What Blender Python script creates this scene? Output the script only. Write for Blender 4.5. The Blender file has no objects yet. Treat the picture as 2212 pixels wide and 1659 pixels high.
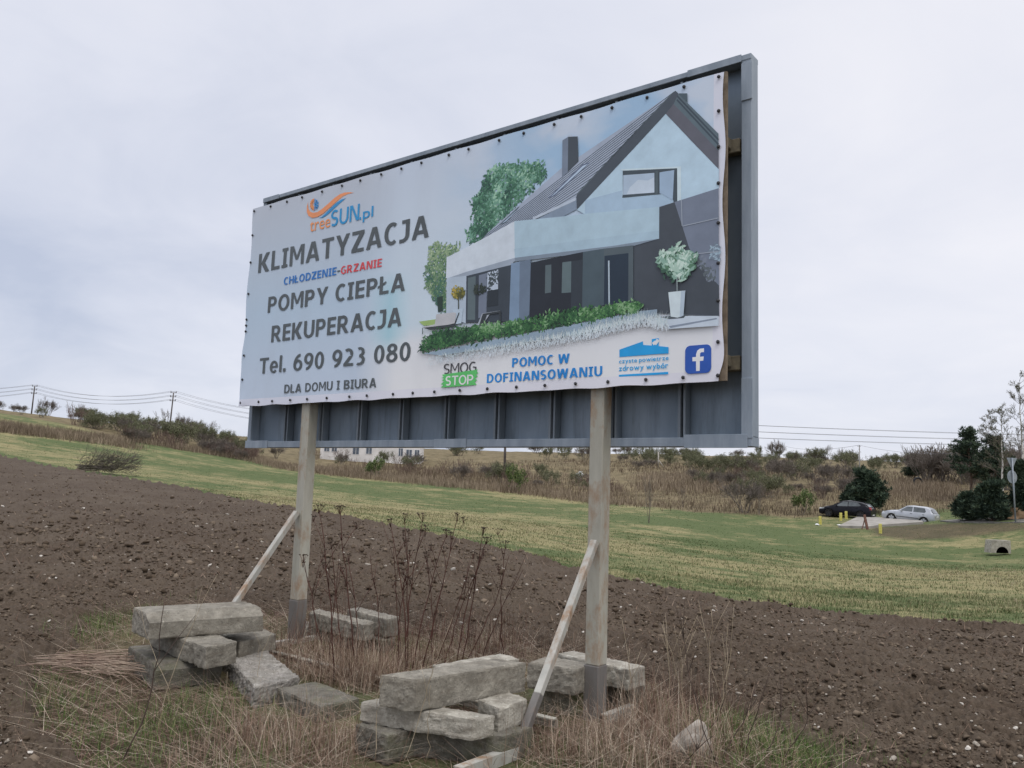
import bpy, bmesh, math, random
import numpy as np
from mathutils import Vector, Matrix, noise as mnoise

random.seed(7)
rng = np.random.default_rng(11)
scene = bpy.context.scene
COL = scene.collection

# ------------------------------------------------------------------ camera
W, H = 2212.0, 1659.0
FPX, PITCH, ROLL, CZ = 1811.5, 0.1189, 0.0324, 1.8
FW = np.array([0, math.cos(PITCH), math.sin(PITCH)])
_u = np.array([0, -math.sin(PITCH), math.cos(PITCH)])
_r = np.array([1.0, 0, 0])
RT = math.cos(ROLL) * _r + math.sin(ROLL) * _u
UP = -math.sin(ROLL) * _r + math.cos(ROLL) * _u
cam_data = bpy.data.cameras.new("camera")
cam = bpy.data.objects.new("camera", cam_data)
COL.objects.link(cam)
cam_data.sensor_width = 36
cam_data.sensor_fit = 'HORIZONTAL'
cam_data.lens = 36 * FPX / W
cam_data.clip_end = 6000
cam.matrix_world = Matrix(((RT[0], UP[0], -FW[0], 0), (RT[1], UP[1], -FW[1], 0), (RT[2], UP[2], -FW[2], CZ), (0, 0, 0, 1)))
scene.camera = cam

# ------------------------------------------------------------------ sky and sun (overcast)
SUN_EL, SUN_AZ = math.radians(58), math.radians(165)     # azimuth clockwise from +Y: behind the viewer, slightly right
world = bpy.data.worlds.new("World")
scene.world = world
world.use_nodes = True
wn, wl = world.node_tree.nodes, world.node_tree.links
wn.clear()


def wnode(t, **k):
    n = wn.new(t)
    for a, b in k.items():
        setattr(n, a, b)
    return n


w_out = wnode('ShaderNodeOutputWorld')
w_bg = wnode('ShaderNodeBackground')
w_bg.inputs['Strength'].default_value = 0.1
w_sky = wnode('ShaderNodeTexSky', sky_type='NISHITA', sun_disc=False)
w_sky.sun_elevation = SUN_EL
w_sky.sun_rotation = SUN_AZ
w_co = wnode('ShaderNodeTexCoord')
w_sep = wnode('ShaderNodeSeparateXYZ')
wl.new(w_co.outputs['Generated'], w_sep.inputs[0])
# cloud deck: direction projected on a flat layer, so the clouds flatten towards the horizon
w_zmax = wnode('ShaderNodeMath', operation='ADD')
wl.new(w_sep.outputs['Z'], w_zmax.inputs[0])
w_zmax.inputs[1].default_value = 0.28
w_div = wnode('ShaderNodeVectorMath', operation='DIVIDE')
w_cz = wnode('ShaderNodeCombineXYZ')
for i in range(3):
    wl.new(w_zmax.outputs[0], w_cz.inputs[i])
wl.new(w_co.outputs['Generated'], w_div.inputs[0])
wl.new(w_cz.outputs[0], w_div.inputs[1])


def wmath(op, a, b=None, clamp=False):
    n = wnode('ShaderNodeMath', operation=op)
    n.use_clamp = clamp
    for i, v in enumerate((a, b)):
        if v is None:
            continue
        if isinstance(v, (int, float)):
            n.inputs[i].default_value = v
        else:
            wl.new(v, n.inputs[i])
    return n.outputs[0]


def wnoise(scale, detail, rough, dist=0.0, off=(0, 0, 0)):
    m = wnode('ShaderNodeMapping')
    m.inputs['Location'].default_value = off
    wl.new(w_div.outputs[0], m.inputs[0])
    n = wnode('ShaderNodeTexNoise')
    n.inputs['Scale'].default_value = scale
    n.inputs['Detail'].default_value = detail
    n.inputs['Roughness'].default_value = rough
    n.inputs['Distortion'].default_value = dist
    wl.new(m.outputs[0], n.inputs['Vector'])
    return n.outputs['Fac']


n1 = wnoise(0.9, 6, 0.5, 0.4, (3.1, 0.7, 0))
n2 = wnoise(2.6, 5, 0.55, 0.6, (1.3, 5.2, 0))
# brightness rises to the right, and upwards
br = wmath('MULTIPLY', w_sep.outputs['X'], 0.62)
br = wmath('ADD', br, wmath('MULTIPLY', w_sep.outputs['Z'], 0.85))
br = wmath('ADD', br, wmath('MULTIPLY', wmath('SUBTRACT', n1, 0.5), 1.5))
br = wmath('ADD', br, wmath('MULTIPLY', wmath('SUBTRACT', n2, 0.5), 0.6))
br = wmath('ADD', br, 0.36)
w_ramp = wnode('ShaderNodeValToRGB')
wl.new(br, w_ramp.inputs[0])
cr = w_ramp.color_ramp
cr.elements[0].position = 0.0
cr.elements[0].color = (4.7, 5.15, 6.35, 1)
cr.elements[1].position = 1.0
cr.elements[1].color = (7.95, 7.95, 8.45, 1)
e = cr.elements.new(0.5)
e.color = (6.75, 6.95, 7.8, 1)
# overcast sky: the part overhead is brighter than the part near the horizon
zen = wmath('MULTIPLY', wmath('SUBTRACT', w_sep.outputs['Z'], 0.52), 2.2, True)
zen = wmath('ADD', wmath('MULTIPLY', zen, 1.35), 1.0)
w_mul = wnode('ShaderNodeVectorMath', operation='SCALE')
wl.new(w_ramp.outputs[0], w_mul.inputs[0])
wl.new(zen, w_mul.inputs['Scale'])
w_mix = wnode('ShaderNodeMixRGB')
w_mix.inputs[0].default_value = 0.92
wl.new(w_sky.outputs[0], w_mix.inputs[1])
wl.new(w_mul.outputs[0], w_mix.inputs[2])
wl.new(w_mix.outputs[0], w_bg.inputs['Color'])
wl.new(w_bg.outputs[0], w_out.inputs[0])

sun_data = bpy.data.lights.new("sun", 'SUN')
sun_data.energy = 0.8
sun_data.angle = math.radians(25)
sun_data.color = (1.0, 0.96, 0.9)
sun = bpy.data.objects.new("sun", sun_data)
COL.objects.link(sun)
sdir = Vector((math.sin(SUN_AZ) * math.cos(SUN_EL), math.cos(SUN_AZ) * math.cos(SUN_EL), math.sin(SUN_EL)))
sun.rotation_euler = sdir.to_track_quat('Z', 'Y').to_euler()
sun.location = sdir * 50

scene.view_settings.view_transform = 'Standard'
scene.view_settings.look = 'None'
scene.view_settings.exposure = 0.22
scene.view_settings.gamma = 1.0


# ------------------------------------------------------------------ helpers: rays, tags
def ray(x, y):
    return FW + RT * (x - W / 2) / FPX - UP * (y - H / 2) / FPX


def at_y(x, y, Y):
    d = ray(x, y)
    return d * (Y / d[1]) + np.array([0, 0, CZ])


def at_z(x, y, Z):
    d = ray(x, y)
    return d * ((Z - CZ) / d[2]) + np.array([0, 0, CZ])


def tag(o, label=None, cat=None, group=None, kind=None):
    if label:
        o['label'] = label
    if cat:
        o['category'] = cat
    if group:
        o['group'] = group
    if kind:
        o['kind'] = kind
    return o


def empty(name, loc=(0, 0, 0), rz=0, parent=None):
    o = bpy.data.objects.new(name, None)
    COL.objects.link(o)
    o.location = loc
    o.rotation_euler.z = rz
    o.empty_display_size = 0.2
    if parent:
        o.parent = parent
    return o


def link_mesh(name, me, mat=None, parent=None):
    o = bpy.data.objects.new(name, me)
    if mat is not None:
        for m in (mat if isinstance(mat, (list, tuple)) else [mat]):
            me.materials.append(m)
    COL.objects.link(o)
    if parent:
        o.parent = parent
    return o


def np_mesh(name, verts, quads=None, tris=None, smooth=False):
    """verts (n,3); quads (m,4); tris (k,3)"""
    verts = np.asarray(verts, dtype=np.float32)
    me = bpy.data.meshes.new(name)
    q = np.zeros((0, 4), int) if quads is None else np.asarray(quads)
    t = np.zeros((0, 3), int) if tris is None else np.asarray(tris)
    loops = np.concatenate([q.ravel(), t.ravel()]).astype(np.int32)
    starts = np.concatenate([np.arange(len(q)) * 4, len(q) * 4 + np.arange(len(t)) * 3]).astype(np.int32)
    me.vertices.add(len(verts))
    me.vertices.foreach_set('co', verts.ravel())
    me.loops.add(len(loops))
    me.loops.foreach_set('vertex_index', loops)
    me.polygons.add(len(starts))
    me.polygons.foreach_set('loop_start', starts)
    me.update(calc_edges=True)
    if smooth:
        me.polygons.foreach_set('use_smooth', np.ones(len(starts), bool))
    me.validate()
    return me


def bm_mesh(name, bm, smooth=False):
    me = bpy.data.meshes.new(name)
    if smooth:
        for f in bm.faces:
            f.smooth = True
    bm.to_mesh(me)
    bm.free()
    return me


def add_box(bm, c, s, rot=None, bevel=0.0, mi=0):
    r = bmesh.ops.create_cube(bm, size=1.0)
    vs = r['verts']
    for v in vs:
        v.co = Vector((v.co.x * s[0], v.co.y * s[1], v.co.z * s[2]))
    if bevel > 0:
        es = list({e for v in vs for e in v.link_edges})
        rb = bmesh.ops.bevel(bm, geom=es, offset=bevel, segments=1, affect='EDGES')
        vs = list({v for f in rb['faces'] for v in f.verts} | {v for v in vs if v.is_valid})
    fs = {f for v in vs for f in v.link_faces}
    for f in fs:
        f.material_index = mi
    M = Matrix.Translation(Vector(c))
    if rot is not None:
        M = M @ rot
    bmesh.ops.transform(bm, matrix=M, verts=vs)
    return vs


def add_tube(bm, pts, radii, n=6, mi=0, cap=True):
    pts = [Vector(p) for p in pts]
    if not isinstance(radii, (list, tuple)):
        radii = [radii] * len(pts)
    rings = []
    for i, p in enumerate(pts):
        d = (pts[min(i + 1, len(pts) - 1)] - pts[max(i - 1, 0)]).normalized()
        a = d.cross(Vector((0, 0, 1)))
        if a.length < 1e-3:
            a = Vector((1, 0, 0))
        a.normalize()
        b = d.cross(a)
        rings.append([bm.verts.new(p + radii[i] * (math.cos(2 * math.pi * k / n) * a + math.sin(2 * math.pi * k / n) * b)) for k in range(n)])
    for i in range(len(rings) - 1):
        for k in range(n):
            f = bm.faces.new((rings[i][k], rings[i][(k + 1) % n], rings[i + 1][(k + 1) % n], rings[i + 1][k]))
            f.material_index = mi
            f.smooth = True
    if cap:
        for rg in (rings[0][::-1], rings[-1]):
            try:
                f = bm.faces.new(rg)
                f.material_index = mi
            except ValueError:
                pass


# ------------------------------------------------------------------ numpy noise
def _hash(ix, iy, seed):
    h = (ix.astype(np.int64) * 374761393 + iy.astype(np.int64) * 668265263 + seed * 1442695041) & 0xFFFFFFFF
    h = ((h ^ (h >> 13)) * 1274126177) & 0xFFFFFFFF
    h = (h ^ (h >> 16)) & 0xFFFFFFFF
    return h.astype(np.float64) / 4294967295.0


def vnoise(x, y, seed=0):
    ix, iy = np.floor(x), np.floor(y)
    fx, fy = x - ix, y - iy
    fx = fx * fx * (3 - 2 * fx)
    fy = fy * fy * (3 - 2 * fy)
    a, b = _hash(ix, iy, seed), _hash(ix + 1, iy, seed)
    c, d = _hash(ix, iy + 1, seed), _hash(ix + 1, iy + 1, seed)
    return (a * (1 - fx) + b * fx) * (1 - fy) + (c * (1 - fx) + d * fx) * fy


def fbm(x, y, octv=4, seed=0, gain=0.5):
    s, a, t = 0, 1.0, 0
    for o in range(octv):
        s = s + a * vnoise(x * 2 ** o + 17.3 * o, y * 2 ** o - 9.1 * o, seed + o)
        t += a
        a *= gain
    return s / t


def clods(x, y, seed=0):
    """rounded lumps: 1 at a lump's middle, 0 in the gaps"""
    ix, iy = np.floor(x), np.floor(y)
    best = np.full(np.shape(x), 9.0)
    for dx in (-1, 0, 1):
        for dy in (-1, 0, 1):
            cx, cy = ix + dx, iy + dy
            px = cx + 0.1 + 0.8 * _hash(cx, cy, seed)
            py = cy + 0.1 + 0.8 * _hash(cx, cy, seed + 7)
            sz = 0.45 + 0.55 * _hash(cx, cy, seed + 13)
            d = ((x - px) ** 2 + (y - py) ** 2) / (sz * sz)
            best = np.minimum(best, d)
    return np.sqrt(np.clip(1 - best, 0, 1))


# ------------------------------------------------------------------ terrain
_ctl = []


def _c(px, py, Y):
    p = at_y(px, py, Y)
    _ctl.append(p)


for p in ((0, 0.5, 0.1), (-5, 0, 0.05), (5, 0, 0.1), (-3.4, 5.8, -0.05), (3.6, 5.8, 0.0), (0, 5.5, 0.0), (0.76, 6.9, 0.0), (-2.2, 9.1, 0.1),
          (-3.1, 7.5, -0.02), (0, -10, 0.2), (-12, -2, 0.0), (12, -2, 0.1), (-60, -40, 0.0), (60, -40, 0.0), (0, -200, 0), (-300, -200, 0), (300, -200, 0),
          (-400, 100, 12), (400, 100, 4), (0, 420, 14), (-260, 420, 21), (260, 420, 15), (0, 1500, 14), (-1200, 1200, 14), (1200, 1200, 14), (0, -1500, 0), (-9.5, 8, 0.15), (12, 8, -0.15)):
    _ctl.append(np.array(p, float))
for a in ((0, 985, 60), (330, 1045, 42), (660, 1110, 30.2), (1060, 1190, 23), (1350, 1268, 18.5), (1700, 1325, 16), (2212, 1360, 14),
          (0, 894, 120), (273, 949, 115), (603, 1011, 110), (820, 1036, 105), (1146, 1068, 95), (1341, 1090, 88), (1743, 1137, 64),
          (1970, 1129, 66), (1850, 1119, 68), (2150, 1192, 47), (2212, 1200, 44), (1900, 1155, 55), (2194, 1128, 54), (2060, 1120, 63), (0, 893, 220), (373, 930, 200), (1640, 987, 250), (2000, 1002, 250),
          (2212, 1004, 250), (1090, 1000, 150), (800, 998, 150), (1640, 1075, 85), (1980, 1090, 80), (1450, 1120, 60), (900, 1090, 60), (300, 1000, 75), (1800, 1230, 32), (2212, 1260, 27), (1250, 1060, 105)):
    _c(*a)
_ctl = np.array(_ctl)


def _lp(x, y):
    r = np.sqrt(x * x + y * y) + 1.0
    th = np.arctan2(x, y)
    return 1.6 * th, np.log(r)


_cu, _cv = _lp(_ctl[:, 0], _ctl[:, 1])
_n = len(_ctl)


def _phi(d2):
    return 0.5 * d2 * np.log(d2 + 1e-9)


_A = np.zeros((_n + 3, _n + 3))
_A[:_n, :_n] = _phi((_cu[:, None] - _cu[None]) ** 2 + (_cv[:, None] - _cv[None]) ** 2) + 0.002 * np.eye(_n)
_A[:_n, _n:] = np.stack([np.ones(_n), _cu, _cv], 1)
_A[_n:, :_n] = _A[:_n, _n:].T
# interpolate the slope seen from the eye (z / r), which behaves evenly with distance
_wr = np.sqrt(_ctl[:, 0] ** 2 + _ctl[:, 1] ** 2) + 6.0
_wt = np.linalg.solve(_A, np.concatenate([_ctl[:, 2] / _wr, [0, 0, 0]]))


def terrain(x, y):
    x, y = np.asarray(x, float), np.asarray(y, float)
    sh = x.shape
    xf, yf = x.ravel(), y.ravel()
    out = np.empty(len(xf))
    for i in range(0, len(xf), 50000):
        u, v = _lp(xf[i:i + 50000], yf[i:i + 50000])
        k = _phi((u[:, None] - _cu[None]) ** 2 + (v[:, None] - _cv[None]) ** 2)
        z = k @ _wt[:_n] + _wt[_n] + _wt[_n + 1] * u + _wt[_n + 2] * v
        out[i:i + 50000] = z * (np.sqrt(xf[i:i + 50000] ** 2 + yf[i:i + 50000] ** 2) + 6.0)
    return out.reshape(sh)


_R = np.concatenate([np.geomspace(3.5, 420, 420)])


def ground_at(px, py, rmin=3.5, rmax=420):
    """where the sight line through a photo point meets the terrain"""
    d = ray(px, py)
    hd = math.hypot(d[0], d[1])
    R = _R[(_R >= rmin) & (_R <= rmax)]
    t = R / hd
    X, Y, Z = d[0] * t, d[1] * t, CZ + d[2] * t
    below = Z < terrain(X, Y)
    i = int(np.argmax(below)) if below.any() else len(R) - 1
    if i == 0:
        tt = t[0]
    else:
        a, b = t[i - 1], t[i]
        ta = np.linspace(a, b, 30)
        g = CZ + d[2] * ta < terrain(d[0] * ta, d[1] * ta)
        tt = ta[int(np.argmax(g))] if g.any() else b
    return Vector((d[0] * tt, d[1] * tt, float(terrain(d[0] * tt, d[1] * tt))))


def tz(x, y):
    return float(terrain(np.array([x]), np.array([y]))[0])


def pix(x, y, z):
    p = np.stack([np.asarray(x, float), np.asarray(y, float), np.asarray(z, float) - CZ], -1)
    w = p @ FW
    return W / 2 + FPX * (p @ RT) / w, H / 2 - FPX * (p @ UP) / w, w


def inpoly(x, y, poly):
    x, y = np.asarray(x), np.asarray(y)
    c = np.zeros(x.shape, bool)
    n = len(poly)
    for i in range(n):
        x0, y0 = poly[i][:2]
        x1, y1 = poly[(i + 1) % n][:2]
        cond = ((y0 > y) != (y1 > y)) & (x < (x1 - x0) * (y - y0) / ((y1 - y0) or 1e-9) + x0)
        c ^= cond
    return c


# plan outlines (ground positions) of the zones
FIELD_EDGE = [ground_at(*p) for p in ((-300, 938), (0, 985), (330, 1045), (660, 1110), (1060, 1190), (1350, 1268), (1700, 1330), (2212, 1374), (2500, 1390))]
VERGE = [ground_at(*p) for p in ((70, 1470), (150, 1345), (300, 1325), (480, 1318), (640, 1325), (800, 1330), (930, 1360), (1120, 1385), (1330, 1425), (1450, 1470), (1520, 1520), (1640, 1565), (1770, 1625), (1830, 1700))]
VERGE += [Vector((1.6, 3.6, 0)), Vector((-1.9, 3.6, 0))] + [ground_at(60, 1659), ground_at(20, 1560)]
BRUSH_EDGE = [ground_at(*p) for p in ((-200, 872), (0, 893), (174, 924), (236, 945), (273, 951), (548, 996), (603, 1012), (820, 1037), (1146, 1069), (1341, 1091), (1500, 1108), (1743, 1120), (1800, 1112), (1900, 1108), (2050, 1100), (2300, 1100))]


def edge_r(poly):
    th = np.array([math.atan2(p.x, p.y) for p in poly])
    r = np.array([math.hypot(p.x, p.y) for p in poly])
    o = np.argsort(th)
    return th[o], r[o]


FE = edge_r(FIELD_EDGE)
BE = edge_r(BRUSH_EDGE)


def field_r(th):
    return 1.0 / np.interp(th, FE[0], 1.0 / FE[1])


def brush_r(th):
    return np.interp(th, BE[0], BE[1])


# signed membership of the verge, softened with noise
def poly_dist(x, y, poly):
    d = np.full(np.shape(x), 1e9)
    n = len(poly)
    for i in range(n):
        a, b = poly[i], poly[(i + 1) % n]
        dx, dy = b.x - a.x, b.y - a.y
        t = np.clip(((x - a.x) * dx + (y - a.y) * dy) / (dx * dx + dy * dy + 1e-9), 0, 1)
        d = np.minimum(d, np.hypot(x - a.x - t * dx, y - a.y - t * dy))
    return np.where(inpoly(x, y, poly), d, -d)


def verge_m(x, y):
    return poly_dist(x, y, VERGE) + 0.7 * (fbm(x * 1.5, y * 1.5, 3, 5) - 0.5)


# ------------------------------------------------------------------ materials
def lin(c):
    return tuple((v / 255 / 12.92) if v <= 10 else ((v / 255 + 0.055) / 1.055) ** 2.4 for v in c)


class M:
    """small node-graph builder around a Principled BSDF"""

    def __init__(s, name, rough=0.8, spec=0.3, metal=0.0):
        s.m = bpy.data.materials.new(name)
        s.m.use_nodes = True
        s.t = s.m.node_tree
        s.b = s.t.nodes['Principled BSDF']
        s.b.inputs['Roughness'].default_value = rough
        s.b.inputs['Specular IOR Level'].default_value = spec
        s.b.inputs['Metallic'].default_value = metal
        s._co = None

    def n(s, t, **k):
        n = s.t.nodes.new(t)
        for a, b in k.items():
            setattr(n, a, b)
        return n

    def l(s, a, b):
        s.t.links.new(a, b)

    def co(s, kind='Object', scale=(1, 1, 1), loc=(0, 0, 0)):
        c = s.n('ShaderNodeTexCoord')
        m = s.n('ShaderNodeMapping')
        m.inputs['Scale'].default_value = scale
        m.inputs['Location'].default_value = loc
        s.l(c.outputs[kind], m.inputs[0])
        return m.outputs[0]

    def noise(s, vec, scale, detail=4, rough=0.55, dist=0.0):
        n = s.n('ShaderNodeTexNoise')
        n.inputs['Scale'].default_value = scale
        n.inputs['Detail'].default_value = detail
        n.inputs['Roughness'].default_value = rough
        n.inputs['Distortion'].default_value = dist
        s.l(vec, n.inputs['Vector'])
        return n.outputs['Fac']

    def ramp(s, fac, stops, interp='LINEAR'):
        r = s.n('ShaderNodeValToRGB')
        r.color_ramp.interpolation = interp
        e = r.color_ramp.elements
        for i, (p, c) in enumerate(stops):
            if isinstance(c, (int, float)):
                c = (c, c, c)
            if i < 2:
                x = e[i]
                x.position = p
            else:
                x = e.new(p)
            x.color = (*c[:3], 1)
        s.l(fac, r.inputs[0])
        return r.outputs[0]

    def mix(s, fac, a, b, mode='MIX'):
        n = s.n('ShaderNodeMixRGB', blend_type=mode)
        for i, v in enumerate((fac, a, b)):
            if isinstance(v, (int, float)):
                n.inputs[i].default_value = v if i == 0 else (v, v, v, 1)
            elif isinstance(v, tuple):
                n.inputs[i].default_value = (*v[:3], 1)
            else:
                s.l(v, n.inputs[i])
        return n.outputs[0]

    def math(s, op, a, b=None, clamp=False):
        n = s.n('ShaderNodeMath', operation=op)
        n.use_clamp = clamp
        for i, v in enumerate((a, b)):
            if v is None:
                continue
            if isinstance(v, (int, float)):
                n.inputs[i].default_value = v
            else:
                s.l(v, n.inputs[i])
        return n.outputs[0]

    def attr(s, name, out='Fac'):
        n = s.n('ShaderNodeAttribute')
        n.attribute_name = name
        return n.outputs[out]

    def color(s, c):
        if isinstance(c, tuple):
            s.b.inputs['Base Color'].default_value = (*c[:3], 1)
        else:
            s.l(c, s.b.inputs['Base Color'])
        return s

    def bump(s, h, strength=0.3, dist=0.01):
        n = s.n('ShaderNodeBump')
        n.inputs['Strength'].default_value = strength
        n.inputs['Distance'].default_value = dist
        s.l(h, n.inputs['Height'])
        s.l(n.outputs[0], s.b.inputs['Normal'])
        return s


def mottled(name, c1, c2, scale=8, rough=0.8, spec=0.3, metal=0, kind='Object', bump=0, stops=(0.35, 0.65), detail=5):
    m = M(name, rough, spec, metal)
    f = m.noise(m.co(kind), scale, detail, 0.6)
    m.color(m.ramp(f, [(stops[0], c1), (stops[1], c2)]))
    if bump:
        m.bump(f, bump, 0.01)
    return m.m


def varied(name, stops, rough=0.85, spec=0.2, attr='tone'):
    """colour picked per blade or leaf from the mesh's own 'tone' attribute"""
    m = M(name, rough, spec)
    m.color(m.ramp(m.attr(attr), stops))
    return m.m


# ground: meadow grass, dry grass, brush floor
g = M('ground_grass', 0.95, 0.1)
v = g.co('Object')
big = g.noise(v, 0.09, 4, 0.6, 0.5)
vs_ = g.co('Object', (0.25, 1.3, 1))
mid = g.noise(vs_, 0.9, 6, 0.65)
fine = g.noise(v, 9.0, 5, 0.7)
green = g.ramp(fine, [(0.25, (0.056, 0.08, 0.03)), (0.75, (0.122, 0.148, 0.062))])
straw = g.ramp(fine, [(0.25, (0.17, 0.15, 0.07)), (0.75, (0.32, 0.28, 0.15))])
fstraw = g.math('ADD', g.math('MULTIPLY', big, 0.9), g.math('MULTIPLY', mid, 0.8))
fstraw = g.math('ADD', fstraw, g.attr('dry'))
fstraw = g.math('ADD', fstraw, g.math('MULTIPLY', g.math('SUBTRACT', g.noise(v, 2.6, 6, 0.75), 0.5), 0.9))
fm = g.ramp(fstraw, [(0.72, 0.0), (1.45, 0.95)])
gr_col = g.mix(fm, green, straw)
brush = g.ramp(g.noise(v, 0.6, 7, 0.7), [(0.3, (0.07, 0.06, 0.035)), (0.5, (0.16, 0.13, 0.075)), (0.72, (0.25, 0.2, 0.12))])
gr_col = g.mix(g.attr('brush'), gr_col, brush)
soil_c = g.ramp(fine, [(0.3, (0.05, 0.037, 0.025)), (0.7, (0.12, 0.092, 0.062))])
gr_col = g.mix(g.attr('soil'), gr_col, soil_c)
g.color(gr_col)
g.bump(g.noise(v, 6, 6, 0.75), 0.8, 0.06)
MAT_GROUND = g.m

s = M('ploughed_soil', 0.95, 0.15)
v = s.co('Object')
n1_ = s.noise(v, 0.5, 5, 0.6)
n2_ = s.noise(v, 26, 6, 0.7)
c = s.ramp(n2_, [(0.25, (0.036, 0.026, 0.018)), (0.55, (0.08, 0.059, 0.042)), (0.8, (0.145, 0.112, 0.082))])
c = s.mix(s.ramp(n1_, [(0.4, 0.0), (0.68, 0.75)]), c, (0.105, 0.082, 0.06))
stalk = s.noise(s.co('Object', (1, 6, 1)), 14, 3, 0.6, 1.5)
c = s.mix(s.ramp(stalk, [(0.66, 0.0), (0.72, 0.6)]), c, (0.25, 0.2, 0.14))
s.color(c)
s.bump(s.noise(v, 45, 5, 0.7), 0.7, 0.02)
MAT_SOIL = s.m


def concrete(name, dark, light, moss=0.0, scale=9):
    m = M(name, 0.92, 0.2)
    v = m.co('Object')
    a = m.noise(v, scale, 7, 0.7)
    b = m.noise(v, 2.3, 4, 0.6, 0.6)
    c = m.ramp(a, [(0.3, dark), (0.7, light)])
    c = m.mix(m.ramp(b, [(0.5, 0.0), (0.7, 0.55)]), c, tuple(0.55 * x for x in dark))
    c = m.mix(m.ramp(m.noise(m.co('Object', (1, 1, 3.5)), 6, 6, 0.75), [(0.48, 0.0), (0.66, 0.5)]), c, (0.14, 0.115, 0.085))
    c = m.mix(m.ramp(m.noise(v, 22, 4, 0.7), [(0.6, 0.0), (0.68, 0.5)]), c, tuple(min(0.62, 1.35 * x) for x in light))
    pit = m.noise(v, 60, 3, 0.6)
    c = m.mix(m.ramp(pit, [(0.62, 0.0), (0.68, 0.55)]), c, tuple(0.4 * x for x in dark))
    if moss:
        c = m.mix(m.ramp(m.noise(v, 5, 5, 0.7), [(0.48, 0.0), (0.62, moss)]), c, (0.09, 0.1, 0.035))
    m.color(c)
    m.bump(m.math('ADD', a, m.math('MULTIPLY', pit, 0.5)), 0.55, 0.02)
    return m.m


MAT_CONC = concrete('weathered_concrete', (0.15, 0.137, 0.112), (0.35, 0.325, 0.27))
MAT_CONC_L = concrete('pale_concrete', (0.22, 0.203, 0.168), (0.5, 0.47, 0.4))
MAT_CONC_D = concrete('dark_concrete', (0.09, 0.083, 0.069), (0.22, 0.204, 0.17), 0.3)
MAT_CONC_M = concrete('mossy_concrete', (0.14, 0.13, 0.1), (0.3, 0.28, 0.22), 0.85)
MAT_RUBBLE = concrete('rubble_concrete', (0.17, 0.157, 0.138), (0.42, 0.395, 0.355), 0.1, 14)


def steel_mat(name, a, b, rust=0.0, rough=0.55, metal=0.35):
    m = M(name, rough, 0.4, metal)
    v = m.co('Object', (1.4, 1.4, 0.25))
    f = m.noise(v, 5, 6, 0.65)
    c = m.ramp(f, [(0.3, a), (0.7, b)])
    if rust:
        r = m.noise(m.co('Object', (1, 1, 0.45)), 6, 7, 0.72)
        c = m.mix(m.ramp(r, [(0.56 - 0.1 * rust, 0.0), (0.66, rust)]), c, (0.25, 0.12, 0.04))
    m.color(c)
    m.bump(m.noise(m.co('Object'), 30, 3, 0.6), 0.12, 0.01)
    return m.m


MAT_RAIL = steel_mat('galvanised_rail', (0.2, 0.245, 0.295), (0.33, 0.38, 0.435), 0.0, 0.55, 0.1)
MAT_RIB = steel_mat('galvanised_rib', (0.13, 0.16, 0.19), (0.23, 0.26, 0.29))
MAT_POST = steel_mat('painted_rusty_post', (0.3, 0.29, 0.24), (0.44, 0.425, 0.36), 0.65, 0.65, 0.0)
MAT_POSTB = steel_mat('bare_steel_foot', (0.125, 0.116, 0.108), (0.2, 0.187, 0.172), 0.2, 0.6, 0.2)
MAT_BRACE = steel_mat('painted_brace', (0.34, 0.335, 0.3), (0.5, 0.49, 0.44), 0.75, 0.6, 0.0)
# back sheet of the tray, with dirt run down from the top of each bay
m = M('galvanised_sheet', 0.5, 0.45, 0.45)
v1 = m.co('Object', (1, 1, 0.12))
streak = m.noise(v1, 7, 5, 0.65)
cl = m.noise(m.co('Object', (1, 1, 0.6)), 1.8, 5, 0.6)
c = m.ramp(cl, [(0.3, (0.16, 0.205, 0.25)), (0.7, (0.27, 0.32, 0.37))])
c = m.mix(m.ramp(streak, [(0.5, 0.0), (0.72, 0.55)]), c, (0.05, 0.06, 0.065))
m.color(c)
m.bump(cl, 0.08, 0.02)
MAT_SHEET = m.m
MAT_WOOD = mottled('plywood_edge', (0.13, 0.1, 0.07), (0.24, 0.19, 0.135), 12, 0.8)
MAT_TIMBER = mottled('dirty_timber', (0.09, 0.08, 0.06), (0.22, 0.19, 0.13), 10, 0.85)
MAT_BOLT = mottled('dark_screw_cap', (0.02, 0.02, 0.022), (0.05, 0.05, 0.055), 40, 0.45)

# ------------------------------------------------------------------ ground sheet
th_front = np.radians(np.arange(-46, 46.01, 0.13))
th_back = np.radians(np.concatenate([np.arange(49, 180, 4.0), np.arange(-180, -48.5, 4.0)]))
TH = np.concatenate([th_front, th_back])
RR = np.concatenate([np.geomspace(0.4, 3.2, 14)[:-1], np.geomspace(3.2, 320, 360), np.geomspace(340, 1600, 14)])
nt, nr = len(TH), len(RR)
TT, R2 = np.meshgrid(TH, RR)
GX, GY = R2 * np.sin(TT), R2 * np.cos(TT)
GZ = terrain(GX, GY)
rb = brush_r(np.clip(TT, BE[0][0], BE[0][-1]))
rf = field_r(np.clip(TT, FE[0][0], FE[0][-1]))
rough_amp = np.clip((R2 - 3) / 10, 0.25, 1) * np.clip(1.5 - R2 / 400, 0.2, 1)
GZ = GZ + rough_amp * 0.10 * (fbm(GX * 1.7, GY * 1.7, 4, 3) - 0.5) + np.clip((R2 - rb) / 12, 0, 1) * 0.8 * (fbm(GX * 0.12, GY * 0.12, 4, 9) - 0.5)
idx = np.arange(nt * nr).reshape(nr, nt)
j2 = np.roll(np.arange(nt), -1)
quads = np.stack([idx[:-1, :], idx[:-1][:, j2], idx[1:][:, j2], idx[1:, :]], -1).reshape(-1, 4)[:, ::-1]
fan = np.stack([np.full(nt, nt * nr), np.arange(nt), j2], -1)[:, ::-1]
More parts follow.
